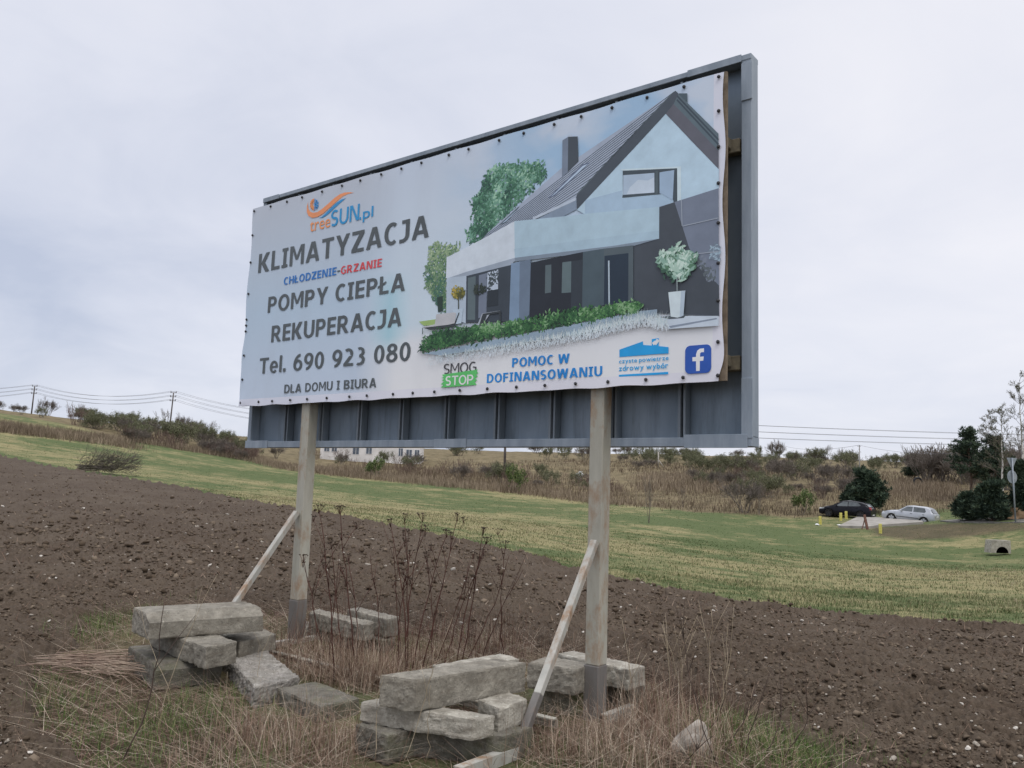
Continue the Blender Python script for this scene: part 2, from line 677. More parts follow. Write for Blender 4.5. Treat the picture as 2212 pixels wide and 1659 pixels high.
GV = np.concatenate([np.stack([GX, GY, GZ], -1).reshape(-1, 3), [[0, 0, tz(0.01, 0.01)]]])
me = np_mesh('ground', GV, quads, fan, True)
brush_a = np.clip((R2 - rb + 3 * (fbm(GX * 0.5, GY * 0.5, 3, 21) - 0.5)) / 1.5, 0, 1)
dry_a = 0.6 * (fbm(GX * 0.12, GY * 0.12, 4, 31) - 0.5) + 0.5 * (fbm(GX * 0.9, GY * 0.9, 3, 35) - 0.5)
PX, PY, _w = pix(GX, GY, GZ)
dry_a = dry_a - 0.28 * np.clip(1 - np.abs(R2 - rf * 1.04) / (0.07 * rf), 0, 1)              # fresh green strip along the furrow edge
# mown dry strip and greener far strip
edge_t = np.clip((R2 - rf) / np.maximum(rb - rf, 1), 0, 1)
dry_a = dry_a + 0.13 * np.exp(-((edge_t - 0.25) / 0.16) ** 2) - 0.15 * np.exp(-((edge_t - 0.62) / 0.25) ** 2)
# the left part: green band above the reeds is kept green
up_left = (TT < math.radians(-19)) & (R2 > rb * 0.8)
bank = poly_dist(GX, GY, [ground_at(*p) for p in ((1880, 1140), (1990, 1133), (2130, 1131), (2230, 1131), (2230, 1142), (2080, 1160), (1960, 1166), (1890, 1156))])
soil_a = np.clip(bank * 1.2 + 0.5, 0, 1) * 0.8
vm = verge_m(GX, GY)
near = (R2 < rf)
soil_a = np.where(near, np.clip(0.75 - vm * 0.2, 0.35, 1), soil_a)
for nm, arr in (('brush', brush_a), ('dry', dry_a), ('soil', soil_a)):
    a = me.attributes.new(nm, 'FLOAT', 'POINT')
    a.data.foreach_set('value', np.concatenate([arr.ravel(), [0.0]]).astype(np.float32))
ground = link_mesh('ground', me, MAT_GROUND)
tag(ground, kind='structure')

# ------------------------------------------------------------------ ploughed field
th = np.radians(np.arange(-41, 41, 0.068))
inv = np.linspace(1 / 4.0, 1 / 85.0, 560)
rr = 1 / inv
TT2, RR2 = np.meshgrid(th, rr)
FX, FY = RR2 * np.sin(TT2), RR2 * np.cos(TT2)
rfe = field_r(TT2)
base = terrain(FX, FY)
warp = fbm(FX * 2, FY * 2, 3, 40)
wx, wy = FX + 0.12 * warp, FY + 0.12 * fbm(FX * 2, FY * 2, 3, 44)
fade = np.clip(1.4 - RR2 / 40, 0.45, 1)
patch = np.clip(2.2 * (fbm(FX * 0.9, FY * 0.9, 3, 61) - 0.25), 0.25, 1.3)
hgt = 0.075 * clods(wx * 5, wy * 5, 1) * patch + 0.055 * clods(wx * 11 + 5, wy * 11, 2) + 0.034 * clods(wx * 23, wy * 23 + 3, 3) + 0.035 * (fbm(FX * 18, FY * 18, 3, 50) - 0.5)
along = (FX * 0.70 + FY * 0.71)      # across the furrows
hgt = hgt + 0.018 * np.sin(along * 2 * math.pi / 0.9 + 3 * fbm(FX * 0.4, FY * 0.4, 2, 70)) + 0.10 * (fbm(FX * 0.35, FY * 0.35, 3, 71) - 0.5)
hgt = hgt * (0.65 + 0.35 * fade) - 0.02
wob = 1 + 0.035 * (fbm(FX * 1.2, FY * 1.2, 3, 80) - 0.5)
d_far = (rfe * wob - RR2)
ridge = 0.10 * np.exp(-((d_far - 0.35) / 0.25) ** 2) * (0.4 + fbm(FX * 2.5, FY * 2.5, 2, 81))
hgt = hgt + ridge
vm2 = verge_m(FX, FY)
sink = np.clip(vm2 / 0.35, 0, 1) * 0.3 + np.clip(-d_far / 0.5, 0, 1) * 0.6
FZ = base + hgt + 0.03 - sink
keep_v = (vm2 < 0.45) & (d_far > -0.9)
idx = np.arange(FX.size).reshape(FX.shape)
kq = keep_v[:-1, :-1] & keep_v[1:, 1:] & keep_v[:-1, 1:] & keep_v[1:, :-1]
quads = np.stack([idx[:-1, :-1], idx[:-1, 1:], idx[1:, 1:], idx[1:, :-1]], -1)[kq][:, ::-1]
used = np.unique(quads)
remap = np.full(FX.size, -1)
remap[used] = np.arange(len(used))
FV = np.stack([FX, FY, FZ], -1).reshape(-1, 3)[used]
me = np_mesh('ploughed_field', FV, remap[quads], None, False)
field = link_mesh('ploughed_field', me, MAT_SOIL)
tag(field, kind='structure')
FIELD_PTS = FV


# ------------------------------------------------------------------ billboard
O_B = np.array([-3.0665, 9.8249, CZ + 0.325])
YAW = -0.6647
BW, BH, DEP = 6.1175, 3.0, 0.11
bb = empty('billboard', tuple(O_B), YAW)
# local axes: x along the board to the right, z up, -y towards the viewer (normal n = -y)
tag(bb, 'large steel framed advertising billboard on two rusty posts beside the ploughed field', 'billboard')

bm = bmesh.new()
add_box(bm, (BW / 2, DEP - 0.004, BH / 2), (BW - 0.02, 0.008, BH - 0.02))
link_mesh('back_sheet', bm_mesh('back_sheet', bm), MAT_SHEET, bb)


def rail(name, c, s_, lap=()):
    bm = bmesh.new()
    add_box(bm, c, s_, bevel=0.004)
    for lc, ls in lap:
        add_box(bm, lc, ls, bevel=0.002)
    link_mesh(name, bm_mesh(name, bm), MAT_RAIL, bb)


rw = 0.046
rail('frame_rail', (BW / 2, DEP / 2, BH - rw / 2), (BW, DEP + 0.03, rw), [((BW - 0.30, -0.02, BH - 0.026), (0.45, 0.012, 0.06)), ((0.16, -0.02, BH - 0.026), (0.3, 0.012, 0.055))])
rail('frame_rail', (BW / 2, DEP / 2, 0.035), (BW, DEP + 0.03, 0.07), [((BW - 0.28, -0.02, 0.04), (0.5, 0.012, 0.1)), ((0.2, -0.02, 0.036), (0.42, 0.012, 0.085)), ((3.2, -0.02, 0.036), (0.4, 0.012, 0.08))])
rail('frame_rail', (BW - 0.04, DEP / 2, (BH + 0.032) / 2), (0.08, DEP + 0.02, BH - 0.11), [((BW - 0.035, -0.014, 0.28), (0.085, 0.012, 0.44)), ((BW - 0.035, -0.014, BH - 0.22), (0.085, 0.012, 0.3))])
rail('frame_rail', (0.03, DEP / 2, (BH + 0.032) / 2), (0.06, DEP + 0.02, BH - 0.11), [((-0.04, 0.06, 0.36), (0.025, 0.05, 0.72))])
for k in range(1, 10):
    u = 0.08 + (BW - 0.08) * k / 9.93
    bm = bmesh.new()
    add_box(bm, (u - 0.02, 0.045, BH / 2), (0.022, 0.09, BH - 0.13))
    add_box(bm, (u + 0.02, 0.05, BH / 2), (0.018, 0.08, BH - 0.13))
    link_mesh('rib', bm_mesh('rib', bm), MAT_RIB, bb)
# timber battens behind the panel
for zc in (2.3, 0.62):
    bm = bmesh.new()
    add_box(bm, (BW / 2 + 0.05, 0.045, zc), (BW - 0.3, 0.075, 0.11), bevel=0.006)
    link_mesh('batten', bm_mesh('batten', bm), MAT_TIMBER, bb)
    bm = bmesh.new()
    add_box(bm, (BW - 0.27, -0.05, zc + 0.01), (0.22, 0.1, 0.09), bevel=0.008)
    link_mesh('timber_block', bm_mesh('timber_block', bm), MAT_TIMBER, bb)

# posts, braces, feet
POST_W = 0.128
pl = ((1.195, -2.02), (4.875, -2.12))
for u, zb in pl:
    bm = bmesh.new()
    add_box(bm, (u, -0.072, (zb + 0.42 + 2.7) / 2), (POST_W, POST_W, 2.7 - zb - 0.42), bevel=0.008)
    po = link_mesh('post', bm_mesh('post', bm), MAT_POST, bb)
    bm = bmesh.new()
    add_box(bm, (u - 0.004, -0.072, zb + 0.18), (POST_W + 0.006, POST_W + 0.006, 0.48), bevel=0.006)
    link_mesh('post_foot', bm_mesh('post_foot', bm), MAT_POSTB, po)
    # brace, leaning out to the front
    top = Vector((u + (0.0 if u < 2 else 0.025), -0.165, zb + (1.33 if u < 2 else 1.37)))
    bot = Vector((u + (0.05 if u < 2 else 0.105), -1.225, zb + 0.0))
    d = bot - top
    rot = d.to_track_quat('Z', 'Y').to_matrix().to_4x4()
    mid = top + d * 0.38
    bm = bmesh.new()
    add_box(bm, top + d * 0.37, (0.055, 0.055, d.length * 0.74), rot, 0.004)
    br_ = link_mesh('brace', bm_mesh('brace', bm), MAT_BRACE, bb)
    bm = bmesh.new()
    add_box(bm, top + d * 0.87, (0.058, 0.058, d.length * 0.26), rot, 0.004)
    link_mesh('brace_foot', bm_mesh('brace_foot', bm), MAT_POSTB, br_)
    ub = u + (0.06 if u < 2 else 0.135)
    for y0_, y1_, dz in ((-1.8, -1.18, 0.04), (-0.1, 0.32, 0.03)) if u > 2 else ((-1.25, 0.2, -0.01),):
        bm = bmesh.new()
        add_box(bm, (ub, (y0_ + y1_) / 2, zb + dz), (0.01, y1_ - y0_, 0.08))
        add_box(bm, (ub - 0.034, (y0_ + y1_) / 2, zb + dz + 0.035), (0.055, y1_ - y0_, 0.01))
        link_mesh('base_beam', bm_mesh('base_beam', bm), MAT_BRACE, bb)
bm = bmesh.new()
add_box(bm, (3.0, -0.55, -2.06), (3.7, 0.012, 0.06))
add_box(bm, (3.0, -0.58, -2.02), (3.7, 0.06, 0.01))
link_mesh('base_beam', bm_mesh('base_beam', bm), MAT_POST, bb)

# panel
PN = 0.17
pu0, pu1, pv0, pv1 = 0.048, 5.972, 0.470, 2.822
PWD, PHT = pu1 - pu0, pv1 - pv0
panel = empty('panel', (pu0, -PN, pv0), 0, bb)
bm = bmesh.new()
add_box(bm, (PWD / 2 + 0.012, 0.017, PHT / 2), (PWD + 0.008, 0.024, PHT + 0.004))
link_mesh('panel_board', bm_mesh('panel_board', bm), MAT_WOOD, panel)

# homography: photo pixel (4032 x 3024) -> metres on the panel
_src = [(999, 819), (2852, 289), (2843, 1497), (945, 1601)]
_dst = [(0, PHT), (PWD, PHT), (PWD, 0), (0, 0)]
_M, _b = [], []
for (x, y), (u, v_) in zip(_src, _dst):
    _M.append([x, y, 1, 0, 0, 0, -u * x, -u * y]); _b.append(u)
    _M.append([0, 0, 0, x, y, 1, -v_ * x, -v_ * y]); _b.append(v_)
_h = np.append(np.linalg.solve(np.array(_M, float), np.array(_b, float)), 1).reshape(3, 3)


def hom(x, y):
    q = _h @ np.array([x, y, 1.0])
    return q[0] / q[2], q[1] / q[2]


def zA(x, y): return hom(900 + x / 2.37, 700 + y / 2.37)
def zB(x, y): return hom(900 + x / 2.4578, 1250 + y / 2.4578)
def zC(x, y): return hom(1600 + x / 1.58, 350 + y / 1.58)
def zD(x, y): return hom(1650 + x / 1.6385, 1250 + y / 1.6385)


# banner cloth: fine grid with slight waves and folds
KP = 1.3      # print reflectance relative to the display value in the photo


def pr(rgb):
    if max(rgb) < 130:      # the print's darks are neutral
        rgb = (rgb[0] * 0.95, rgb[1], rgb[2] * 0.9)
    return tuple(min(0.88, KP * k_ * c_) for c_, k_ in zip(lin(rgb), (1.0, 1.02, 0.985)))


nu, nv = 150, 64
U_, V_ = np.meshgrid(np.linspace(0, PWD, nu), np.linspace(0, PHT, nv))
Xb = U_ + 0.0
Zb = V_ + 0.0
wave = 0.004 * np.sin(U_ * 5.3 + 1.2 * np.sin(V_ * 2)) * np.exp(-np.minimum(V_, PHT - V_) / 0.25)
# corner folds, lower left
for k, a in enumerate((0.35, 0.7, 1.0, 1.25)):
    d = np.abs(-math.sin(a) * U_ + math.cos(a) * V_)
    t = math.cos(a) * U_ + math.sin(a) * V_
    wave += 0.008 * np.exp(-(d / 0.018) ** 2) * np.clip(1 - t / 0.42, 0, 1)
edgeL = np.exp(-U_ / 0.05)
Xb = Xb - edgeL * (0.015 * np.sin(V_ * 6.0) + 0.03 * np.exp(-((V_ - 0.62) / 0.16) ** 2))
edgeR = np.exp(-(PWD - U_) / 0.04)
Xb = Xb + edgeR * (0.012 * np.sin(V_ * 7.5 + 1) - 0.05 * np.exp(-(V_ / 0.12) ** 2))
edgeB = np.exp(-V_ / 0.03)
Zb = Zb + edgeB * (0.006 * np.sin(U_ * 12.0) * np.sin(U_ * 2.1 + 0.4) - 0.006)
edgeT = np.exp(-(PHT - V_) / 0.03)
Zb = Zb + edgeT * (0.003 * np.sin(U_ * 10.0 + 1))
Yb = -0.006 - np.clip(wave, -0.004, 0.012)
idx = np.arange(nu * nv).reshape(nv, nu)
quads = np.stack([idx[:-1, :-1], idx[:-1, 1:], idx[1:, 1:], idx[1:, :-1]], -1).reshape(-1, 4)
me = np_mesh('banner', np.stack([Xb, Yb, Zb], -1).reshape(-1, 3), quads, None, True)
m = M('banner_vinyl', 0.42, 0.35)
co = m.n('ShaderNodeTexCoord')
sp = m.n('ShaderNodeSeparateXYZ')
m.l(co.outputs['Object'], sp.inputs[0])
X, Z = sp.outputs['X'], sp.outputs['Z']
cloud = m.noise(m.co('Object', (1, 1, 1.5)), 0.9, 4, 0.5, 0.3)
left = m.ramp(m.math('DIVIDE', Z, PHT), [(0.0, pr((180, 190, 208))), (0.45, pr((170, 186, 205))), (1.0, pr((176, 181, 194)))])
right = m.ramp(m.math('DIVIDE', Z, PHT), [(0.0, pr((213, 212, 225))), (0.22, pr((208, 209, 224))), (0.3, pr((190, 203, 217))), (1.0, pr((184, 193, 210)))])
c = m.mix(m.ramp(m.math('DIVIDE', X, PWD), [(0.33, 0.0), (0.43, 1.0)]), left, right)
# printed blue sky with clouds, upper right
skym = m.math('MULTIPLY', m.ramp(m.math('DIVIDE', X, PWD), [(0.5, 0.0), (0.72, 1.0)]), m.ramp(m.math('DIVIDE', Z, PHT), [(0.5, 0.0), (0.8, 1.0)]))
skym = m.math('MULTIPLY', skym, m.ramp(cloud, [(0.42, 0.0), (0.56, 0.9)]))
c = m.mix(skym, c, pr((146, 176, 206)))
# printed teal mist at the picture's left border
mist = m.math('SUBTRACT', 1.0, m.math('MULTIPLY', m.math('ABSOLUTE', m.math('SUBTRACT', X, 2.42)), 3.2), True)
mist = m.math('MULTIPLY', mist, m.ramp(m.math('DIVIDE', Z, PHT), [(0.17, 0.0), (0.26, 1.0), (0.45, 0.8), (0.55, 0.0)]))
c = m.mix(m.math('MULTIPLY', mist, 0.75), c, pr((140, 184, 199)))
# white hems
hem = m.math('MAXIMUM', m.math('GREATER_THAN', X, PWD - 0.085), m.math('LESS_THAN', Z, 0.075))
c = m.mix(m.math('MULTIPLY', hem, 0.75), c, pr((205, 203, 218)))
dirt = m.noise(m.co('Object', (1, 1, 0.2)), 3, 5, 0.6)
c = m.mix(m.ramp(dirt, [(0.5, 0.0), (0.8, 0.12)]), c, (0.35, 0.36, 0.38))
m.color(c)
m.bump(m.noise(m.co('Object'), 2.2, 3, 0.5), 0.10, 0.04)
banner = link_mesh('banner', me, m.m, panel)
# object check: thing > part > sub-part, so the panel is the part and its pieces the sub-parts
LAYER = [0]


def print_mat(name='print_ink'):
    m = M(name, 0.42, 0.35)
    n = m.n('ShaderNodeAttribute')
    n.attribute_name = 'ink'
    f = m.noise(m.co('Object'), 7, 6, 0.65)
    g_ = m.noise(m.co('Object', (1, 1, 1), (3, 1, 2)), 1.6, 3, 0.5)
    f = m.math('ADD', m.math('MULTIPLY', f, 0.6), m.math('MULTIPLY', g_, 0.4))
    m.color(m.mix(1.0, n.outputs['Color'], m.ramp(f, [(0.3, 0.84), (0.7, 1.12)]), 'MULTIPLY'))
    return m.m


MAT_INK = print_mat()


def set_ink(me, cols):
    a = me.attributes.new('ink', 'FLOAT_COLOR', 'CORNER')
    buf = np.zeros((len(me.loops), 4), np.float32)
    for p, c_ in zip(me.polygons, cols):
        buf[p.loop_start:p.loop_start + p.loop_total, :3] = c_
        buf[p.loop_start:p.loop_start + p.loop_total, 3] = 1
    a.data.foreach_set('color', buf.ravel())


class Art:
    """flat printed shapes on the banner, each a hair above the one before"""

    def __init__(s, base=0.0205):
        s.v, s.f, s.c = [], [], []
        s.d = base

    def poly(s, pts, rgb, step=0.00015, jit=0.0):
        s.d += step
        i = len(s.v)
        d = s.d + (random.random() * jit if jit else 0)
        s.v += [(u, -d, z) for u, z in pts]
        s.f.append(list(range(i, i + len(pts))))
        s.c.append(pr(rgb))

    def line(s, a, b, w, rgb, step=0.0):
        (x0, y0), (x1, y1) = a, b
        l_ = math.hypot(x1 - x0, y1 - y0) or 1e-6
        nx, ny = -(y1 - y0) / l_ * w / 2, (x1 - x0) / l_ * w / 2
        s.poly([(x0 + nx, y0 + ny), (x0 - nx, y0 - ny), (x1 - nx, y1 - ny), (x1 + nx, y1 + ny)], rgb, step)

    def leaves(s, poly, n, size, cols, step=0.0003, edge=0.1, light=None):
        s.d += step
        xs, ys = [p[0] for p in poly], [p[1] for p in poly]
        k = 0
        while k < n:
            x, y = random.uniform(min(xs) - edge, max(xs) + edge), random.uniform(min(ys) - edge, max(ys) + edge)
            jx, jy = x + random.gauss(0, edge * 0.45), y + random.gauss(0, edge * 0.45)
            if not bool(inpoly(np.array([jx]), np.array([jy]), poly)[()][0]):
                continue
            k += 1
            a = random.uniform(0, 6.28)
            r1, r2 = size * random.uniform(0.6, 1.4), size * random.uniform(0.25, 0.6)
            t = mnoise.noise(Vector((x * 6, y * 6, 3))) * 0.5 + 0.5
            t = min(1, max(0, t + random.gauss(0, 0.18) + (0.35 * (y - min(ys)) / (max(ys) - min(ys)) - 0.2)))
            ci = min(len(cols) - 1, int(t * len(cols)))
            ca, sa = math.cos(a), math.sin(a)
            pts = [(x + ca * px_ - sa * py_, y + sa * px_ + ca * py_) for px_, py_ in ((r1, 0), (0, r2), (-r1, 0), (0, -r2))]
            s.poly(pts, cols[ci], 0.0, 0.0002)
        s.d += 0.0006

    def build(s, name, parent):
        me = bpy.data.meshes.new(name)
        me.from_pydata(s.v, [], s.f)
        set_ink(me, s.c)
        me.update()
        return link_mesh(name, me, MAT_INK, parent)


A = Art(0.0085)
# --- printed house, back to front
GREEN = [(44, 74, 72), (58, 94, 86), (76, 116, 102), (104, 146, 128), (146, 182, 160)]
tree1 = [zC(*p) for p in ((405, 960), (395, 890), (440, 830), (425, 690), (490, 610), (500, 560), (560, 495), (620, 478), (740, 475), (850, 470), (868, 545), (760, 650), (640, 780), (490, 930))]
A.leaves(tree1, 2600, 0.022, GREEN, edge=0.05)
YG = [(66, 98, 100), (84, 112, 92), (106, 132, 102), (136, 156, 122), (160, 176, 146)]
tree2 = [zC(*p) for p in ((240, 1370), (200, 1340), (150, 1250), (125, 1150), (155, 1080), (150, 1000), (200, 965), (260, 978), (345, 975), (335, 1010), (270, 1060), (262, 1380))]
A.leaves(tree2, 1000, 0.020, YG, edge=0.04)
A.poly([zC(*p) for p in ((90, 1450), (200, 1435), (265, 1440), (265, 1470), (120, 1475))], (148, 172, 108))
A.poly([zC(*p) for p in ((204, 1300), (240, 1290), (238, 1385), (210, 1392))], (46, 60, 60))
# roof
A.poly([zC(*p) for p in ((478, 938), (560, 862), (975, 500), (1080, 432), (1662, 38), (1075, 662), (1070, 690), (800, 818), (690, 828))], (156, 165, 184))
for k in range(14):
    t = k / 13.0
    a_ = (480 + (815 - 480) * t, 936 + (820 - 936) * t)
    b_ = (1664 + (1070 - 1664) * t, 36 + (682 - 36) * t)
    A.line(zC(*a_), zC(*b_), 0.0062, (66, 74, 94), 0.0 if k else 0.00015)
A.poly([zC(*p) for p in ((820, 818), (1068, 692), (1070, 756), (985, 800), (830, 818))], (128, 142, 162))
A.line(zC(800, 812), zC(1066, 690), 0.025, (176, 186, 202), 0.0004)
# skylights
A.poly([zC(*p) for p in ((893, 685), (1106, 476), (1158, 462), (935, 672))], (96, 106, 130))
A.poly([zC(*p) for p in ((912, 676), (1108, 486), (1140, 474), (936, 660))], (172, 188, 208))
A.poly([zC(*p) for p in ((590, 850), (706, 742), (718, 735), (635, 835))], (80, 90, 112))
A.poly([zC(*p) for p in ((606, 842), (706, 752), (712, 748), (634, 828))], (158, 174, 196))
# chimneys
A.poly([zC(*p) for p in ((984, 326), (1020, 304), (1016, 522), (980, 562))], (112, 122, 140))
A.poly([zC(*p) for p in ((1020, 304), (1078, 302), (1083, 458), (1016, 524))], (70, 74, 92))
A.poly([zC(*p) for p in ((1012, 300), (1026, 290), (1046, 292), (1048, 303), (1020, 304))], (176, 188, 206))
A.poly([zC(*p) for p in ((1700, 40), (1753, 40), (1754, 96), (1700, 60))], (78, 88, 108))
# gable wall
A.poly([zC(*p) for p in ((1620, 165), (1785, 345), (1944, 512), (1943, 632), (1580, 748), (1122, 788), (1072, 758), (1100, 725))], (174, 196, 214))
A.poly([zC(*p) for p in ((1122, 700), (1350, 640), (1350, 690), (1590, 668), (1690, 705), (1580, 746), (1122, 784))], (158, 180, 202))
# gable fascia
A.poly([zC(*p) for p in ((1640, 62), (1680, 24), (1943, 292), (1943, 400), (1668, 106))], (92, 102, 124))
A.line(zC(1690, 55), zC(1943, 330), 0.012, (62, 70, 90), 0.0004)
A.line(zC(1690, 80), zC(1943, 360), 0.012, (62, 70, 90), 0.0)
A.poly([zC(*p) for p in ((1620, 166), (1668, 104), (1943, 398), (1943, 512))], (96, 92, 114))
A.poly([zC(*p) for p in ((1660, 38), (1682, 24), (1700, 42), (1668, 108), (1620, 168), (1420, 385), (1074, 756), (1070, 672), (1080, 650), (1390, 320))], (74, 78, 98))
A.poly([zC(*p) for p in ((1660, 38), (1676, 26), (1400, 320), (1082, 650), (1072, 668))], (100, 108, 128))
# gable window
A.poly([zC(*p) for p in ((1340, 508), (1714, 494), (1714, 702), (1690, 712), (1690, 506), (1356, 518))], (190, 206, 220))
A.poly([zC(*p) for p in ((1356, 518), (1690, 505), (1690, 712), (1668, 716), (1664, 700), (1596, 664), (1352, 686), (1356, 660))], (70, 76, 94))
A.poly([zC(*p) for p in ((1359, 546), (1550, 533), (1550, 655), (1357, 668))], (164, 180, 200))
A.poly([zC(*p) for p in ((1400, 620), (1450, 575), (1510, 580), (1549, 560), (1549, 654), (1380, 666))], (184, 196, 212))
A.poly([zC(*p) for p in ((1582, 530), (1672, 516), (1662, 702), (1600, 666), (1582, 660))], (150, 170, 194))
A.line(zC(1565, 520), zC(1563, 664), 0.022, (84, 92, 110), 0.0004)
# balcony band
A.poly([zC(*p) for p in ((266, 1052), (480, 942), (690, 826), (690, 1056), (390, 1142), (276, 1182), (262, 1180))], (196, 204, 220))
A.poly([zC(*p) for p in ((686, 828), (985, 800), (1122, 784), (1580, 744), (1578, 941), (1300, 985), (690, 1057))], (166, 188, 204))
A.poly([zC(*p) for p in ((686, 1000), (1578, 890), (1578, 941), (1300, 985), (690, 1057))], (160, 182, 199), 0.0004)
# right wall
A.poly([zC(*p) for p in ((1580, 744), (1943, 630), (1943, 1422), (1420, 1392), (1420, 985), (1578, 941))], (112, 120, 138))
A.poly([zC(*p) for p in ((1580, 746), (1674, 716), (1716, 850), (1762, 1000), (1810, 1080), (1943, 1232), (1943, 1420), (1420, 1392), (1420, 985), (1578, 941))], (72, 74, 92))
A.leaves([zC(*p) for p in ((1770, 1060), (1830, 1040), (1920, 1150), (1940, 1240), (1880, 1200))], 70, 0.02, [(96, 100, 118), (120, 128, 144)], edge=0.03)
A.leaves([zC(*p) for p in ((1890, 1010), (1940, 960), (1941, 1080), (1900, 1060))], 60, 0.022, [(150, 170, 186), (112, 124, 140)], edge=0.02)
for a_, b_ in (((1716, 700), (1720, 862)), ((1724, 864), (1942, 815)), ((1766, 1040), (1942, 1022))):
    A.line(zC(*a_), zC(*b_), 0.007, (150, 158, 172), 0.0002)
# soffit and ground floor
A.poly([zC(*p) for p in ((272, 1182), (390, 1142), (690, 1056), (690, 1076), (666, 1102), (390, 1168))], (150, 160, 176))
A.poly([zC(*p) for p in ((690, 1056), (1300, 984), (1578, 941), (1420, 986), (1115, 1030), (790, 1068), (690, 1078))], (122, 134, 150))
A.poly([zC(*p) for p in ((268, 1180), (392, 1166), (386, 1462), (264, 1420))], (170, 182, 198))
A.poly([zC(*p) for p in ((390, 1168), (666, 1100), (656, 1452), (386, 1458))], (62, 66, 84))
A.poly([zC(*p) for p in ((400, 1180), (448, 1168), (444, 1440), (396, 1440))], (96, 104, 122))
A.poly([zC(*p) for p in ((468, 1164), (518, 1150), (514, 1420), (464, 1430))], (112, 120, 138))
A.poly([zC(*p) for p in ((520, 1148), (588, 1128), (586, 1310), (518, 1330))], (180, 190, 208))
A.leaves([zC(*p) for p in ((520, 1150), (588, 1130), (588, 1200), (540, 1230), (560, 1300), (520, 1250))], 90, 0.016, [(50, 54, 66), (70, 76, 90)], edge=0.02)
A.poly([zC(*p) for p in ((520, 1262), (588, 1250), (586, 1350), (518, 1360))], (48, 52, 66))
A.poly([zC(*p) for p in ((668, 1092), (790, 1066), (782, 1440), (655, 1452))], (120, 140, 166))
A.poly([zC(*p) for p in ((722, 1082), (790, 1066), (782, 1440), (716, 1446))], (104, 118, 138))
A.poly([zC(*p) for p in ((790, 1086), (1112, 1022), (1108, 1394), (780, 1432))], (42, 44, 58))
A.poly([zC(*p) for p in ((880, 1104), (917, 1099), (915, 1272), (877, 1278))], (92, 100, 118))
A.poly([zC(*p) for p in ((985, 1086), (1041, 1079), (1038, 1272), (980, 1276))], (98, 108, 126))
A.poly([zC(*p) for p in ((1044, 1080), (1110, 1068), (1108, 1394), (1036, 1400))], (54, 58, 74))
A.poly([zC(*p) for p in ((1112, 1022), (1242, 1002), (1240, 1352), (1106, 1392))], (76, 86, 106))
A.poly([zC(*p) for p in ((1242, 1002), (1422, 982), (1420, 1335), (1240, 1352))], (84, 90, 108))
A.poly([zC(*p) for p in ((1245, 1047), (1392, 1030), (1390, 1332), (1240, 1350))], (42, 52, 74))
A.line(zC(1271, 1076), zC(1273, 1346), 0.014, (168, 182, 196), 0.0004)
# plants, loungers
A.poly([zC(*p) for p in ((308, 1380), (370, 1370), (360, 1462), (320, 1468))], (176, 190, 206))
A.line(zC(342, 1375), zC(343, 1300), 0.012, (70, 70, 70), 0.0002)
A.leaves([zC(340 + 42 * math.cos(a), 1272 + 38 * math.sin(a)) for a in np.linspace(0, 6.28, 14)[:-1]], 120, 0.018, [(84, 80, 48), (128, 116, 58), (170, 150, 76)], edge=0.015)
A.leaves([zC(475 + 40 * math.cos(a), 1250 + 34 * math.sin(a)) for a in np.linspace(0, 6.28, 14)[:-1]], 90, 0.016, [(46, 52, 52), (62, 66, 66)], edge=0.015)
A.poly([zC(*p) for p in ((118, 1486), (196, 1468), (206, 1406), (318, 1394), (330, 1400), (320, 1462), (250, 1478), (168, 1496))], (178, 178, 184))
A.poly([zC(*p) for p in ((120, 1490), (325, 1466), (350, 1396), (344, 1396), (320, 1456), (322, 1480), (170, 1504))], (62, 64, 76))
A.poly([zC(*p) for p in ((288, 1492), (462, 1470), (490, 1402), (600, 1384), (604, 1394), (540, 1404), (486, 1482), (320, 1500))], (162, 168, 180))
A.poly([zC(*p) for p in ((470, 1480), (494, 1404), (606, 1384), (606, 1470), (598, 1470), (596, 1400), (520, 1412), (500, 1478))], (58, 60, 72))
A.line(zC(120, 1490), zC(120, 1530), 0.012, (90, 96, 108), 0.0)
A.line(zC(206, 1500), zC(206, 1520), 0.012, (90, 96, 108), 0.0)
# path, grasses, hedge
A.poly([zC(*p) for p in ((120, 1650), (1100, 1462), (1440, 1392), (1568, 1378), (1568, 1424), (1480, 1432), (1300, 1478), (1100, 1526), (620, 1602), (240, 1662))], (138, 156, 174))
HG = [(30, 56, 44), (42, 76, 54), (58, 96, 66), (82, 122, 82), (124, 158, 118)]
A.leaves([zC(*p) for p in ((100, 1628), (128, 1566), (205, 1515), (700, 1452), (1000, 1392), (1462, 1328), (1470, 1388), (1100, 1452), (210, 1612), (112, 1634))], 3000, 0.019, HG, edge=0.035)
A.poly([zC(*p) for p in ((1580, 1420), (1943, 1420), (1943, 1480), (1640, 1500))], (186, 196, 210))
A.poly([zC(*p) for p in ((1640, 1482), (1930, 1432), (1935, 1440), (1650, 1494))], (128, 138, 156))
A.poly([zC(*p) for p in ((1580, 1425), (1750, 1410), (1730, 1432), (1640, 1440))], (84, 88, 106))
A.d += 0.0002
